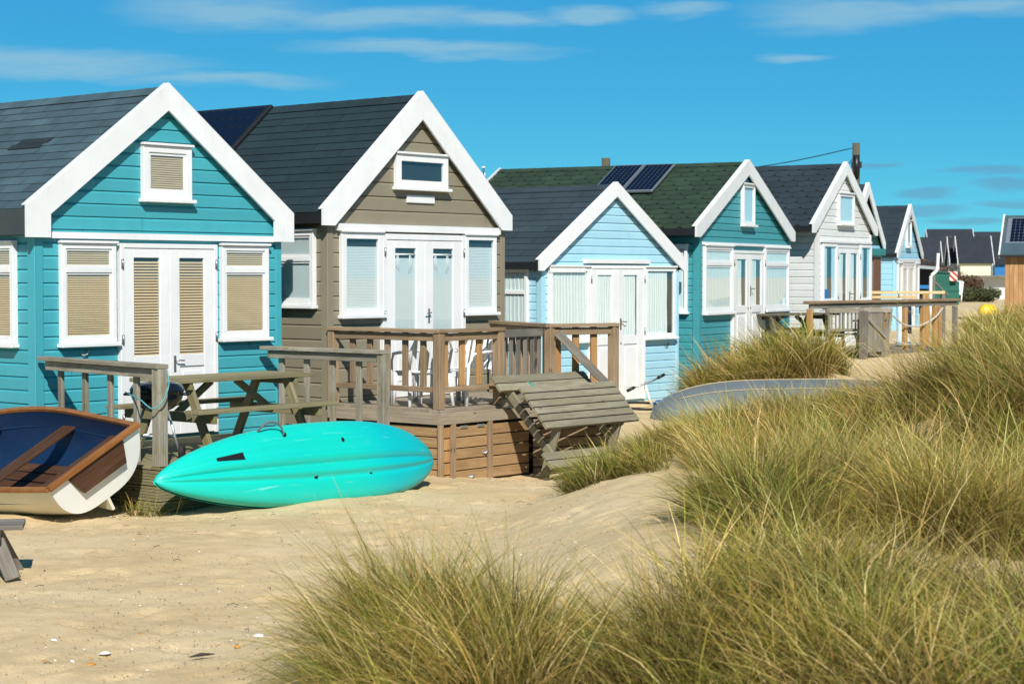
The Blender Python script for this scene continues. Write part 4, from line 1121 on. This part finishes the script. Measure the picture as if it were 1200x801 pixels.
# ------------------------------------------------------------------ distant huts
def far_hut(label, px, Z, rz, Wd, Ln, ridge, eave, wallm, flip=False, panel=None):
    X = (px - 600) / 2181 * Z
    r = thing('beach_hut', (X, Z), R(rz), label, 'beach hut', 'distant beach huts across the dunes', base=-1.6)
    m = MB(); m.prism([(-Wd / 2, -1.6), (Wd / 2, -1.6), (Wd / 2, eave), (0, ridge - .1), (-Wd / 2, eave)], 0, Ln)
    m.M = Matrix.Rotation(R(90), 4, 'Z') @ Matrix.Identity(4); m.M = None
    for k in range(8): m.box(-Wd / 2 - .012, -Wd / 2 - .002, .05, Ln - .05, -1.5 + .25 * k, -1.5 + .25 * k + .235, .004); m.box(Wd / 2 + .002, Wd / 2 + .012, .05, Ln - .05, -1.5 + .25 * k, -1.5 + .25 * k + .235, .004)
    m.build('wall', wallm, r)
    e = .25; sl_ = (ridge - eave) / (Wd / 2)
    MB().prism([(-Wd / 2 - e, eave - e * sl_), (0, ridge), (Wd / 2 + e, eave - e * sl_), (Wd / 2 + e, eave - e * sl_ + .09), (0, ridge + .10), (-Wd / 2 - e, eave - e * sl_ + .09)], -.2, Ln + .2).build('roof', FARROOF, r)
    for y0 in (-.26, Ln + .21):
        for sg in (-1, 1):
            MB().prism([(sg * (Wd / 2 + e), eave - e * sl_ - .12), (sg * (Wd / 2 + e), eave - e * sl_ + .12), (0, ridge + .14), (0, ridge - .16)], y0, y0 + .05).build('barge_board', WHITE, r)
    MB().box(-.2, .2, -.05, -.003, eave + .3, eave + .8).build('window', INSIDE, r)
    MB().box(-.6, .6, -.05, -.003, -1.5, eave - .1).build('door', WHITE, r)
    if panel:
        dd = Vector((-Wd / 2, 0, -(ridge - eave))).normalized(); nn = Vector((-(ridge - eave), 0, Wd / 2)).normalized()
        o_ = MB(); cc = Vector((0, panel[0], ridge + .1)) + dd * .15
        V = [cc + nn * .05, cc + Vector((0, panel[1], 0)) + nn * .05, cc + Vector((0, panel[1], 0)) + dd * 1.5 + nn * .05, cc + dd * 1.5 + nn * .05]
        V2 = [v_ - nn * .04 for v_ in V]
        o_.add(V + V2, [[0, 1, 2, 3], [7, 6, 5, 4], [0, 4, 5, 1], [1, 5, 6, 2], [2, 6, 7, 3], [3, 7, 4, 0]]); o_.build('solar_panel', SOLAR, r)
    return r
far_hut('distant cream walled hut with dark roof above the grey terrace', 1122, 150, -96, 3.2, 2.35, 3.05, 1.25, CREAM)
far_hut('distant narrow blue gabled hut just left of the cream hut', 1112.5, 152, -96, 3.2, 1.2, 3.05, 1.25, SKYBLUE)
far_hut('distant grey gabled hut above the brown bushes', 1105, 156, -96, 3.0, .6, 2.75, 1.0, WHITE_OLD)
far_hut('distant dark roofed hut peeping over the last blue hut', 1074, 160, -96, 3.6, 2.6, 3.2, 1.1, OFFWHITE)
far_hut('distant hut with blue door right of the cream hut', 1163, 156, -98, 3.0, 2.0, 2.95, 1.2, PLASTB)
far_hut('farthest dark roof with solar panel above the other distant huts', 1087, 190, -96, 3.6, 4.2, 4.65, 3.2, OFFWHITE, panel=(2.2, 2.0))
far_hut('farthest dark roof with solar panel near the larch cabin', 1140, 195, -96, 3.6, 4.0, 4.5, 3.2, OFFWHITE, panel=(.6, 3.3))

# ------------------------------------------------------------------ poles, wire, spinner
po = thing('utility_pole', (10.6, 57.5, -1.5), 0, 'wooden utility pole with dark transformer bracket rising behind the huts', 'utility pole')
MB().tube([(0, 0, 0), (0, 0, 5.58)], [.14, .115], 12).build('pole', WDARK, po)
m = MB(); m.tube([(-.02, -.16, 4.55), (-.02, -.16, 5.2)], .10, 10); m.box(-.16, .14, -.2, -.05, 4.8, 5.0); m.build('fitting', BLACK, po)
po2 = thing('utility_pole', (3.12, 62, -1.5), 0, 'stub of a greenish pole peeping over the mossy green roof ridge', 'utility pole')
MB().tube([(0, 0, 0), (0, 0, 5.40)], [.16, .14], 12).build('pole', WDARK, po2)
w = MB(); w.tube([Vector((10.6 - 6.6 * t, 57.4 + 3 * t, 3.95 - .55 * t - .30 * math.sin(PI * t))) for t in np.linspace(0, 1, 24)], .016, 5)
w.tube([Vector((10.6 - 1.2 * t, 57.4 + 2 * t, 3.75 - 1.9 * t)) for t in np.linspace(0, 1, 8)], .012, 5)
tag(w.build('cable', BLACK), 'thin overhead cable running from the utility pole to the left', 'cable')
sp = thing('wind_spinner', (-.45, 29.5, -1.9), 0, 'small pale garden wind spinner just showing past the taupe roof edge', 'wind spinner')
MB().tube([(0, 0, 0), (0, 0, 3.60)], .015, 8).build('mast', STEEL, sp)
MB().box(-.028, .028, -.02, .02, 3.60, 3.625).build('cap', PLASTW, sp)
for k in range(5):
    z = 3.5 - .055 * k; x = .02 * k
    MB().obox((x, 0, z), (.055, .012, .05), Matrix.Rotation(R(35 * k), 3, 'Z'), .003).build('vane', ALU if k % 2 else PLASTW, sp)

# ------------------------------------------------------------------ grass
def blade_mesh(name, roots, L, az, th0, th1, wd, colb, colt, seg=5):
    n = len(L); t = np.linspace(0, 1, seg + 1)
    ds = L[:, None] / seg; ang = th0[:, None] + th1[:, None] * (t[None, :] ** 1.3)
    ang = np.minimum(ang, 2.35)
    sx = np.cumsum(np.concatenate([np.zeros((n, 1)), np.sin((ang[:, 1:] + ang[:, :-1]) / 2) * ds], 1), 1)
    sz = np.cumsum(np.concatenate([np.zeros((n, 1)), np.cos((ang[:, 1:] + ang[:, :-1]) / 2) * ds], 1), 1)
    azt = az[:, None] + rng.normal(0, .25, (n, 1)) * t[None, :]
    P = np.stack([roots[:, 0:1] + sx * np.cos(azt), roots[:, 1:2] + sx * np.sin(azt), roots[:, 2:3] + sz], -1)
    fa = rng.uniform(0, PI, n); side = np.stack([np.cos(fa), np.sin(fa) * .75, rng.normal(0, .25, n)], -1)
    w = wd[:, None] * np.array([.75, 1, .95, .8, .5, .0][:seg + 1] if seg == 5 else np.linspace(1, 0, seg + 1))[None, :] / 2
    w[:, -1] = .0004
    A = P - side[:, None, :] * w[..., None]; B = P + side[:, None, :] * w[..., None]
    co = np.stack([A, B], 2).reshape(-1, 3)                      # n,(seg+1),2
    k = np.arange(n)[:, None] * (seg + 1) * 2 + np.arange(seg)[None, :] * 2
    q = np.stack([k, k + 1, k + 3, k + 2], -1).reshape(-1, 4)
    me = bpy.data.meshes.new(name); me.vertices.add(len(co)); me.vertices.foreach_set('co', co.ravel().astype(np.float32))
    me.loops.add(q.size); me.loops.foreach_set('vertex_index', q.ravel().astype(np.int32))
    me.polygons.add(len(q)); me.polygons.foreach_set('loop_start', np.arange(0, q.size, 4, dtype=np.int32))
    me.update(calc_edges=True)
    ca = me.color_attributes.new('col', 'FLOAT_COLOR', 'POINT')
    tt_ = np.repeat(t[None, :, None], 2, 2)[..., None]
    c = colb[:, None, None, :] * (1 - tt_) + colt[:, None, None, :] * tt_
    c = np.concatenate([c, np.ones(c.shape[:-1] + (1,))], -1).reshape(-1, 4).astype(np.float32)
    ca.data.foreach_set('color', c.ravel())
    me.materials.append(GRASS)
    o = bpy.data.objects.new(name, me); COL.objects.link(o); return o
def grassmat():
    m = bpy.data.materials.new('marram_grass'); m.use_nodes = True; nt = m.node_tree; nt.nodes.clear()
    out = nt.nodes.new('ShaderNodeOutputMaterial'); d = nt.nodes.new('ShaderNodeBsdfPrincipled'); t = nt.nodes.new('ShaderNodeBsdfTranslucent'); mx = nt.nodes.new('ShaderNodeMixShader')
    a = N(nt, 'ShaderNodeAttribute', attribute_name='col'); d.inputs['Roughness'].default_value = .6; d.inputs['Specular IOR Level'].default_value = .12
    nt.links.new(a.outputs['Color'], d.inputs['Base Color']); nt.links.new(a.outputs['Color'], t.inputs[0]); mx.inputs[0].default_value = .34
    nt.links.new(d.outputs[0], mx.inputs[1]); nt.links.new(t.outputs[0], mx.inputs[2]); nt.links.new(mx.outputs[0], out.inputs[0]); return m
GRASS = grassmat()
GREEN = np.array([(.23, .25, .030), (.14, .17, .022), (.36, .34, .055), (.19, .24, .055)])
STRAW = np.array([(.68, .52, .19), (.88, .72, .36), (.48, .34, .11), (.52, .44, .12)])
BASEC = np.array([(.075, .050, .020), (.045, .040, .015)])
class Grass:
    def __init__(s): s.a = []
    def tuft(s, x, y, rad, n, L=.75, straw=.4, lean=(PI, .35), spread=.55, w=.0042, droop=1.05, mess=.30, thin=.72):
        """one tussock: blades fan out from a tight crown and are pushed by the wind towards lean[0]"""
        n = max(8, int(n * thin)); w = w * 1.42
        rr = rad * np.sqrt(rng.random(n)); ph = rng.random(n) * 2 * PI
        X = x + rr * np.cos(ph); Y = y + rr * np.sin(ph); Z = zg(X, Y) - .03
        out = np.stack([np.cos(ph), np.sin(ph)], -1) * (spread * (rr / rad))[:, None] + rng.normal(0, mess, (n, 2))
        out += np.array([math.cos(lean[0]), math.sin(lean[0])]) * lean[1] * rng.uniform(.5, 1.4, n)[:, None]
        az = np.arctan2(out[:, 1], out[:, 0]); th0 = np.hypot(out[:, 0], out[:, 1]) * .75 + rng.uniform(0, .06, n)
        Ls = L * rng.uniform(.45, 1.15, n) * (1 - .25 * rr / rad); Ls = np.where(rng.random(n) < .02, Ls * 1.3, Ls)
        th1 = droop * rng.beta(2, 2.2, n) * 1.3 + .25 * th0
        isS = rng.random(n) < straw
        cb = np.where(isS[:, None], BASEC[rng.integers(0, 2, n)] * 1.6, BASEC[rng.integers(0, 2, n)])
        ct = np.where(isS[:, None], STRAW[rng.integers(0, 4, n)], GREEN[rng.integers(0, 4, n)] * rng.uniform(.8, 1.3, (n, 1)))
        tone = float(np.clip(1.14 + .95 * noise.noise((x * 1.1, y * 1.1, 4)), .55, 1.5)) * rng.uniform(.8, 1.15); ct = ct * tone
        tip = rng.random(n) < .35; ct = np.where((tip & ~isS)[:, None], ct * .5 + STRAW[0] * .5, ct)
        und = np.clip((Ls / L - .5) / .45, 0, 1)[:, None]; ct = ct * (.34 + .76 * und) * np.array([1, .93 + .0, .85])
        if rng.random() < .14: ct = ct * np.array([.90, .80, .70])
        elif rng.random() < .22: ct = ct * np.array([.80, 1.06, .85])
        brk = rng.random(n) < .07; th0 = np.where(brk, th0 + rng.uniform(.5, 1.3, n), th0)
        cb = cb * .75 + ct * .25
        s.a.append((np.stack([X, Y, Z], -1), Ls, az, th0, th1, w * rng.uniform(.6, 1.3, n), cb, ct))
    def field(s, pts, n_t, rad, n, **k):
        """tussocks scattered through a polygon patch"""
        P = np.array(pts); lo = P.min(0); hi = P.max(0); c = 0
        while c < n_t:
            x, y = rng.uniform(lo, hi)
            ins = False; j = len(P) - 1
            for i in range(len(P)):
                if (P[i, 1] > y) != (P[j, 1] > y) and x < (P[j, 0] - P[i, 0]) * (y - P[i, 1]) / (P[j, 1] - P[i, 1]) + P[i, 0]: ins = not ins
                j = i
            if not ins: continue
            kk = dict(k); kk['L'] = k.get('L', .75) * rng.uniform(.62, 1.25); kk['straw'] = float(np.clip(k.get('straw', .4) + .06 + .55 * noise.noise((x * .8, y * .8, 8)) + rng.normal(0, .12), .05, .95))
            s.tuft(x, y, rad * rng.uniform(.7, 1.3), int(n * rng.uniform(.6, 1.4)), **kk); c += 1
    def build(s, name):
        z = [np.concatenate([q[i] for q in s.a]) for i in range(8)]
        return blade_mesh(name, *z)
g = Grass(); W_ = (R(185), .38)
# A front left tussock (arches to the left)
g.field([(-.72, 8.3), (-.62, 9.7), (-.30, 10.1), (.05, 9.7), (.0, 8.3)], 40, .20, 540, L=.84, straw=.42, lean=(R(190), .42), w=.0042, droop=1.3)
g.field([(-.1, 8.0), (-.1, 10.2), (.55, 10.4), (.7, 8.0)], 24, .17, 200, L=.46, straw=.55, lean=W_, w=.004, mess=.5)
# C front right mass
g.field([(.55, 7.4), (.64, 9.0), (.76, 9.7), (1.5, 10.1), (2.35, 9.9), (2.5, 9.3), (3.0, 8.6), (3.0, 7.2)], 68, .24, 520, L=.72, straw=.42, lean=(R(170), .12), w=.0042, spread=.7, mess=.42, droop=1.25)
# D middle mass
g.field([(1.5, 12.9), (1.6, 12.0), (3.3, 11.6), (3.9, 12.6), (3.7, 13.7), (2.3, 14.1), (1.6, 13.6)], 54, .27, 620, L=.80, straw=.50, lean=(R(180), .10), w=.0045, spread=.85, mess=.34)
g.field([(1.2, 10.8), (1.4, 11.6), (2.4, 11.3), (2.4, 10.6)], 5, .2, 240, L=.5, straw=.6, lean=W_, w=.0045, mess=.5)
# E ridge band
g.field([(.5, 16.7), (.75, 18.2), (1.55, 20.2), (2.3, 22.8), (2.9, 22.6), (2.2, 20.0), (1.4, 17.6), (.95, 16.6)], 44, .22, 320, L=.53, straw=.22, lean=(R(175), .50), w=.0055)
g.field([(1.8, 17.0), (2.3, 22), (4.8, 22.5), (4.6, 17.0)], 58, .24, 320, L=.66, straw=.62, lean=(R(175), .30), w=.0058)
g.field([(2.2, 22.0), (2.5, 23.4), (6.0, 23.8), (5.6, 21.5)], 44, .24, 240, L=.60, straw=.6, lean=(R(175), .3), w=.0065)
g.field([(2.0, 14.5), (2.0, 16.8), (4.6, 16.8), (4.6, 14.3)], 36, .24, 330, L=.62, straw=.62, lean=(R(178), .3), w=.005)
# F right mound
g.field([(4.15, 16.6), (4.2, 19.4), (7.5, 20.5), (7.5, 15.5), (4.7, 15.4)], 70, .28, 460, L=.98, straw=.36, lean=(R(172), .34), w=.0058, droop=.9)
# G tussock behind the grey boat
g.field([(2.75, 28.3), (3.2, 29.4), (4.9, 29.7), (5.25, 28.8), (4.4, 28.0)], 46, .30, 380, L=.88, straw=.38, lean=(R(185), .30), w=.0085)
# H far right
g.field([(6.9, 27), (7.4, 36), (16, 40), (13, 24), (8.5, 24)], 100, .4, 190, L=.75, straw=.6, lean=(R(172), .3), w=.010)
g.field([(10.0, 38), (14.2, 57), (18, 59), (24, 60), (22, 40)], 190, .6, 170, L=.85, straw=.6, lean=(R(172), .2), w=.02)
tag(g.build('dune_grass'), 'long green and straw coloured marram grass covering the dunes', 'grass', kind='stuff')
# small tufts at the deck corner
t_ = Grass(); p_ = loc(O1, P1, -.62, 2.35)
for dx, dy, n_ in ((0, 0, 90), (.18, -.05, 60), (-.15, .12, 60), (.30, .02, 45)): t_.tuft(p_[0] + dx, p_[1] + dy, .09, n_, L=.26, straw=.45, lean=(0, 0), spread=.8, w=.006)
tag(t_.build('grass_tuft'), 'small green grass tuft growing at the corner of the low deck beside the dinghy', 'grass tuft')

# ------------------------------------------------------------------ bushes beyond
def bush(label, x, y, rx, ry, h, n, cols, leaf=.05, group='bushes beyond the huts'):
    r = thing('bush', (x, y, -1.5), 0, label, 'bush', group)
    c = rng.normal(0, .5, (n, 3)); c /= np.maximum(1, np.linalg.norm(c, axis=1) / 1.0)[:, None]
    lump = np.array([(rng.uniform(-.6, .6), rng.uniform(-.6, .6), rng.uniform(.2, .9)) for _ in range(9)])
    k = rng.integers(0, 9, n); P = lump[k] + c * .42
    P = P * np.array([rx, ry, h]); P[:, 2] = np.maximum(P[:, 2], .0)
    m = MB(); V = []; F = []
    for i in range(n):
        a = Vector(rng.normal(0, 1, 3)).normalized(); b = a.cross(Vector(rng.normal(0, 1, 3))).normalized(); s_ = leaf * rng.uniform(.6, 1.4); p = Vector(P[i])
        m.add([p - a * s_, p + b * s_ * .5, p + a * s_, p - b * s_ * .5], [[0, 1, 2, 3]], [[(0, 0)] * 4])
    m.build('foliage', cols, r)
    m = MB()
    for i in range(8): q_ = Vector(lump[i]) ; m.tube([(0, 0, 0), (q_.x * rx * .5, q_.y * ry * .5, q_.z * h * .5), (q_.x * rx, q_.y * ry, q_.z * h)], [.05, .03, .01], 5)
    m.build('stem', WDARK, r)
LEAFB = plain('brown_foliage', (.12, .066, .034), .8, 0, .5, 2); LEAFG = plain('olive_foliage', (.07, .085, .03), .8, 0, .5, 2)
def bpx(label, px, Z, top, rx, mat, n=8000): bush(label, (px - 600) / 2181 * Z, Z, rx, 1.0, ((323 - top) / 2181 * Z + 1.5) / 1.22, n, mat, .055)
bpx('brown bush top showing over the dark lean-to shelter', 1086, 100, 301, 1.5, LEAFB, 9000)
bpx('rusty brown bush right behind the green shed', 1106, 100, 307, 1.5, LEAFB, 9000)
bpx('brown bush sloping down left of the cream hut', 1124, 100, 324, 1.5, LEAFB)
bpx('low olive bush between the terrace and the larch cabin', 1143, 98, 337, 1.3, LEAFG, 7000)

# ------------------------------------------------------------------ shells and debris on the sand
rr = random.Random(3)
def chip(m, x, y, s, flat=.35, el=1.0):
    z = Z1(x, y) + .006; n = rr.randint(5, 7); a0 = rr.random() * 6; V = [(x, y, z + s * flat)]
    for k in range(n): t = a0 + 2 * PI * k / n; q_ = s * rr.uniform(.6, 1.1); V.append((x + q_ * math.cos(t) * el, y + q_ * math.sin(t), z - s * .15))
    m.add(V, [[0, k + 1, (k + 1) % n + 1] for k in range(n)], [[(0, 0)] * 3] * n)
mats = [SHELLW, SHELLO, DRIFT, plain('grey_pebble', (.25, .22, .18), .8), plain('tan_shell', (.42, .28, .14), .7)]
m = MB()
for i in range(7500):
    y = 8.9 + 13 * rr.random() ** 1.3; x = (rr.uniform(-30, 720) - 600) / 2181 * y * (1 if rr.random() < .93 else .3)
    m.cur = rr.choices(range(5), (6, 8, 40, 30, 16))[0]; chip(m, x, y, rr.uniform(.003, .0075) * (1.5 if m.cur in (0, 1) else 1), .5)
for i in range(70):
    y = 9 + 12 * rr.random(); x = (rr.uniform(0, 640) - 600) / 2181 * y; a_ = rr.random() * PI; l_ = rr.uniform(.012, .045); m.cur = rr.choice((2, 2, 3))
    z = Z1(x, y) + .012; m.tube([(x, y, z), (x + l_ * math.cos(a_), y + l_ * math.sin(a_), z + .008), (x + 2 * l_ * math.cos(a_ + .3), y + 2 * l_ * math.sin(a_ + .3), z - .003)], .0022, 4)
tag(m.build('shell_debris', mats), 'tiny shells, pebbles and weed scraps scattered over the sand', 'debris', kind='stuff')
def gpx(px, py, z=-2.12): Z = -z * 2181 / (py - 323); return ((px - 600) / 2181 * Z, Z)
def shell(label, px, py, s, mat, grp=None):
    x, y = gpx(px, py); r_ = MB(); s = s * .75
    def fn(u, v):
        a = 2 * PI * u; k = s * v * (1 + .08 * math.cos(9 * a)) ; return Vector((k * math.cos(a) * 1.25, k * math.sin(a), .45 * s * (1 - v * v)))
    r_.grid(fn, 24, 5, r=.6, flip=True); o = r_.build('seashell', mat); o.location = (x, y, Z1(x, y) + .004); o.rotation_euler = (rr.uniform(-.3, .3), rr.uniform(-.3, .3), rr.random() * 6); tag(o, label, 'seashell', grp or 'seashells on the sand')
shell('large bright white seashell low on the sand, left of centre', 120, 759, .042, SHELLW)
shell('white seashell near the front grass tussock', 301, 672 + 64, .034, SHELLW)
shell('small white seashell left of the large white one, near the bottom edge', 82, 768, .020, SHELLW)
shell('small pale seashell on the bare sand below the kayak', 210, 678, .020, SHELLW)
shell('white seashell in the middle of the sand, right of the bench leg', 60, 745, .022, SHELLW)
shell('orange shell beside the small white seashell', 48, 768, .026, SHELLO)
shell('broad orange shell below the large white seashell', 103, 771, .032, SHELLO)
shell('orange shell in the middle of the sand', 164, 736, .026, SHELLO)
shell('orange shell nearest the front tussock', 276, 750, .022, SHELLO)
x, y = gpx(233, 763); m = MB(); m.tube([(x - .06, y - .03, Z1(x, y) + .012), (x, y, Z1(x, y) + .02), (x + .07, y + .05, Z1(x, y) + .014)], [.003, .012, .003], 6); tag(m.build('seaweed_strip', DRIFT), 'dark strip of dried seaweed on the open sand', 'seaweed')

# ------------------------------------------------------------------ lift everything, camera, light, sky
for o in list(sc.objects):
    if o.parent is None: o.location.z += EYE
cam = bpy.data.cameras.new('Camera'); co = bpy.data.objects.new('Camera', cam); COL.objects.link(co); sc.camera = co
cam.lens = 36 * 2181 / 1200; cam.sensor_width = 36; cam.clip_end = 4000; cam.clip_start = .1
co.location = (0, 0, EYE); co.rotation_euler = (R(90) - math.atan(77.5 / 2181), 0, 0)
cam.dof.use_dof = True; cam.dof.focus_distance = 20; cam.dof.aperture_fstop = 4.5
SUN_AZ = math.atan2(.139, -.990); ALT = R(38)      # azimuth from +Y towards +X
sd = Vector((math.sin(SUN_AZ) * math.cos(ALT), math.cos(SUN_AZ) * math.cos(ALT), math.sin(ALT)))
sl_ = bpy.data.lights.new('Sun', 'SUN'); so = bpy.data.objects.new('Sun', sl_); COL.objects.link(so); sl_.energy = 5.0; sl_.angle = R(.5); sl_.color = (1, .955, .88)
so.rotation_euler = sd.to_track_quat('Z', 'Y').to_euler(); so.location = (0, 0, 30)
w = bpy.data.worlds.new('World'); sc.world = w; w.use_nodes = True; nt = w.node_tree; bg = nt.nodes['Background']
sky = nt.nodes.new('ShaderNodeTexSky'); sky.sky_type = 'NISHITA'; sky.sun_disc = False; sky.sun_elevation = ALT; sky.sun_rotation = SUN_AZ
sky.air_density = .5; sky.dust_density = 0; sky.ozone_density = 6.0; sky.altitude = 0
tcz = nt.nodes.new('ShaderNodeSeparateXYZ'); nt.links.new(nt.nodes.new('ShaderNodeTexCoord').outputs['Generated'], tcz.inputs[0])
deep = mix(nt, (.0, 1.45, 4.55), (.1, .55, 1.5), ramp(nt, tcz.outputs[2], [(.16, 0.), (.6, 1.)]))
tint = mix(nt, mix(nt, sky.outputs[0], (.25, .53, .24), 1.0, 'MULTIPLY'), deep, 1.0, 'ADD')
tc = nt.nodes.new('ShaderNodeTexCoord').outputs['Generated']
sep = nt.nodes.new('ShaderNodeSeparateXYZ'); nt.links.new(tc, sep.inputs[0])
def mth(op, a, b=0., c=None):
    n = nt.nodes.new('ShaderNodeMath'); n.operation = op
    for s_, v_ in ((n.inputs[0], a), (n.inputs[1], b), (n.inputs[2], c)):
        if v_ is None: continue
        if hasattr(v_, 'links'): nt.links.new(v_, s_)
        else: s_.default_value = v_
    return n.outputs[0]
azm = mth('ARCTAN2', sep.outputs[0], sep.outputs[1]); elv = mth('ARCSINE', sep.outputs[2])
warp = tex_noise(nt, tc, 1, 4, .6, (9, 9, 60)); elw = mth('ADD', elv, mth('MULTIPLY', mth('SUBTRACT', warp, .5), .020))
def bank(lst):       # cirrus banks: azimuth, elevation, half width, half height (radians)
    tot = None
    for px, py, wx, wy in lst:
        a0, e0, sw_, sh_ = math.atan((px - 600) / 2181), math.atan((323 - py) / 2181), wx / 2181, wy / 2181
        dx = mth('MULTIPLY', mth('SUBTRACT', azm, a0), 1 / sw_); dy = mth('MULTIPLY', mth('SUBTRACT', elw, e0), 1 / sh_)
        gq = mth('EXPONENT', mth('MULTIPLY', mth('ADD', mth('MULTIPLY', dx, dx), mth('MULTIPLY', dy, dy)), -1.))
        tot = gq if tot is None else mth('MAXIMUM', tot, gq)
    return tot
n1 = tex_noise(nt, tc, 1, 8, .62, (22, 22, 150)); n2 = tex_noise(nt, tc, 1, 5, .55, (5, 5, 30))
hi_b = bank([(60, 84, 190, 17), (250, 100, 130, 9), (280, 18, 130, 24), (440, 24, 170, 16), (580, 24, 90, 11), (690, 20, 60, 9), (500, 61, 170, 9), (800, 17, 55, 11), (1000, 20, 130, 20), (1150, 16, 120, 18), (930, 70, 42, 7),
             (30, -40, 300, 25), (900, -50, 400, 20), (-500, 60, 300, 30), (-300, -120, 400, 40), (1600, 60, 250, 25), (1500, -90, 500, 50)])
cl = ramp(nt, mth('MULTIPLY', hi_b, mth('ADD', mth('MULTIPLY', n1, 1.3), mth('MULTIPLY', n2, .5))), [(.22, 0.), (.85, 1.)])
c1 = mix(nt, tint, (2.9, 4.9, 6.0), mth('MULTIPLY', cl, .62))
lo_b = bank([(1155, 207, 55, 6), (1185, 222, 45, 6), (1085, 226, 34, 5), (1080, 248, 50, 8), (1185, 240, 40, 5), (1030, 196, 26, 4), (1135, 262, 50, 5), (1400, 220, 90, 8)])
c2 = mix(nt, c1, (1.3, 2.7, 4.3), mth('MULTIPLY', ramp(nt, mth('MULTIPLY', lo_b, mth('ADD', n1, .5)), [(.2, 0.), (.7, 1.)]), .5))
nt.links.new(c2, bg.inputs[0]); bg.inputs[1].default_value = .10
sc.view_settings.view_transform = 'Standard'; sc.view_settings.look = 'None'; sc.view_settings.exposure = .20; sc.view_settings.gamma = 1
sc.cycles.max_bounces = 6; sc.cycles.transparent_max_bounces = 12
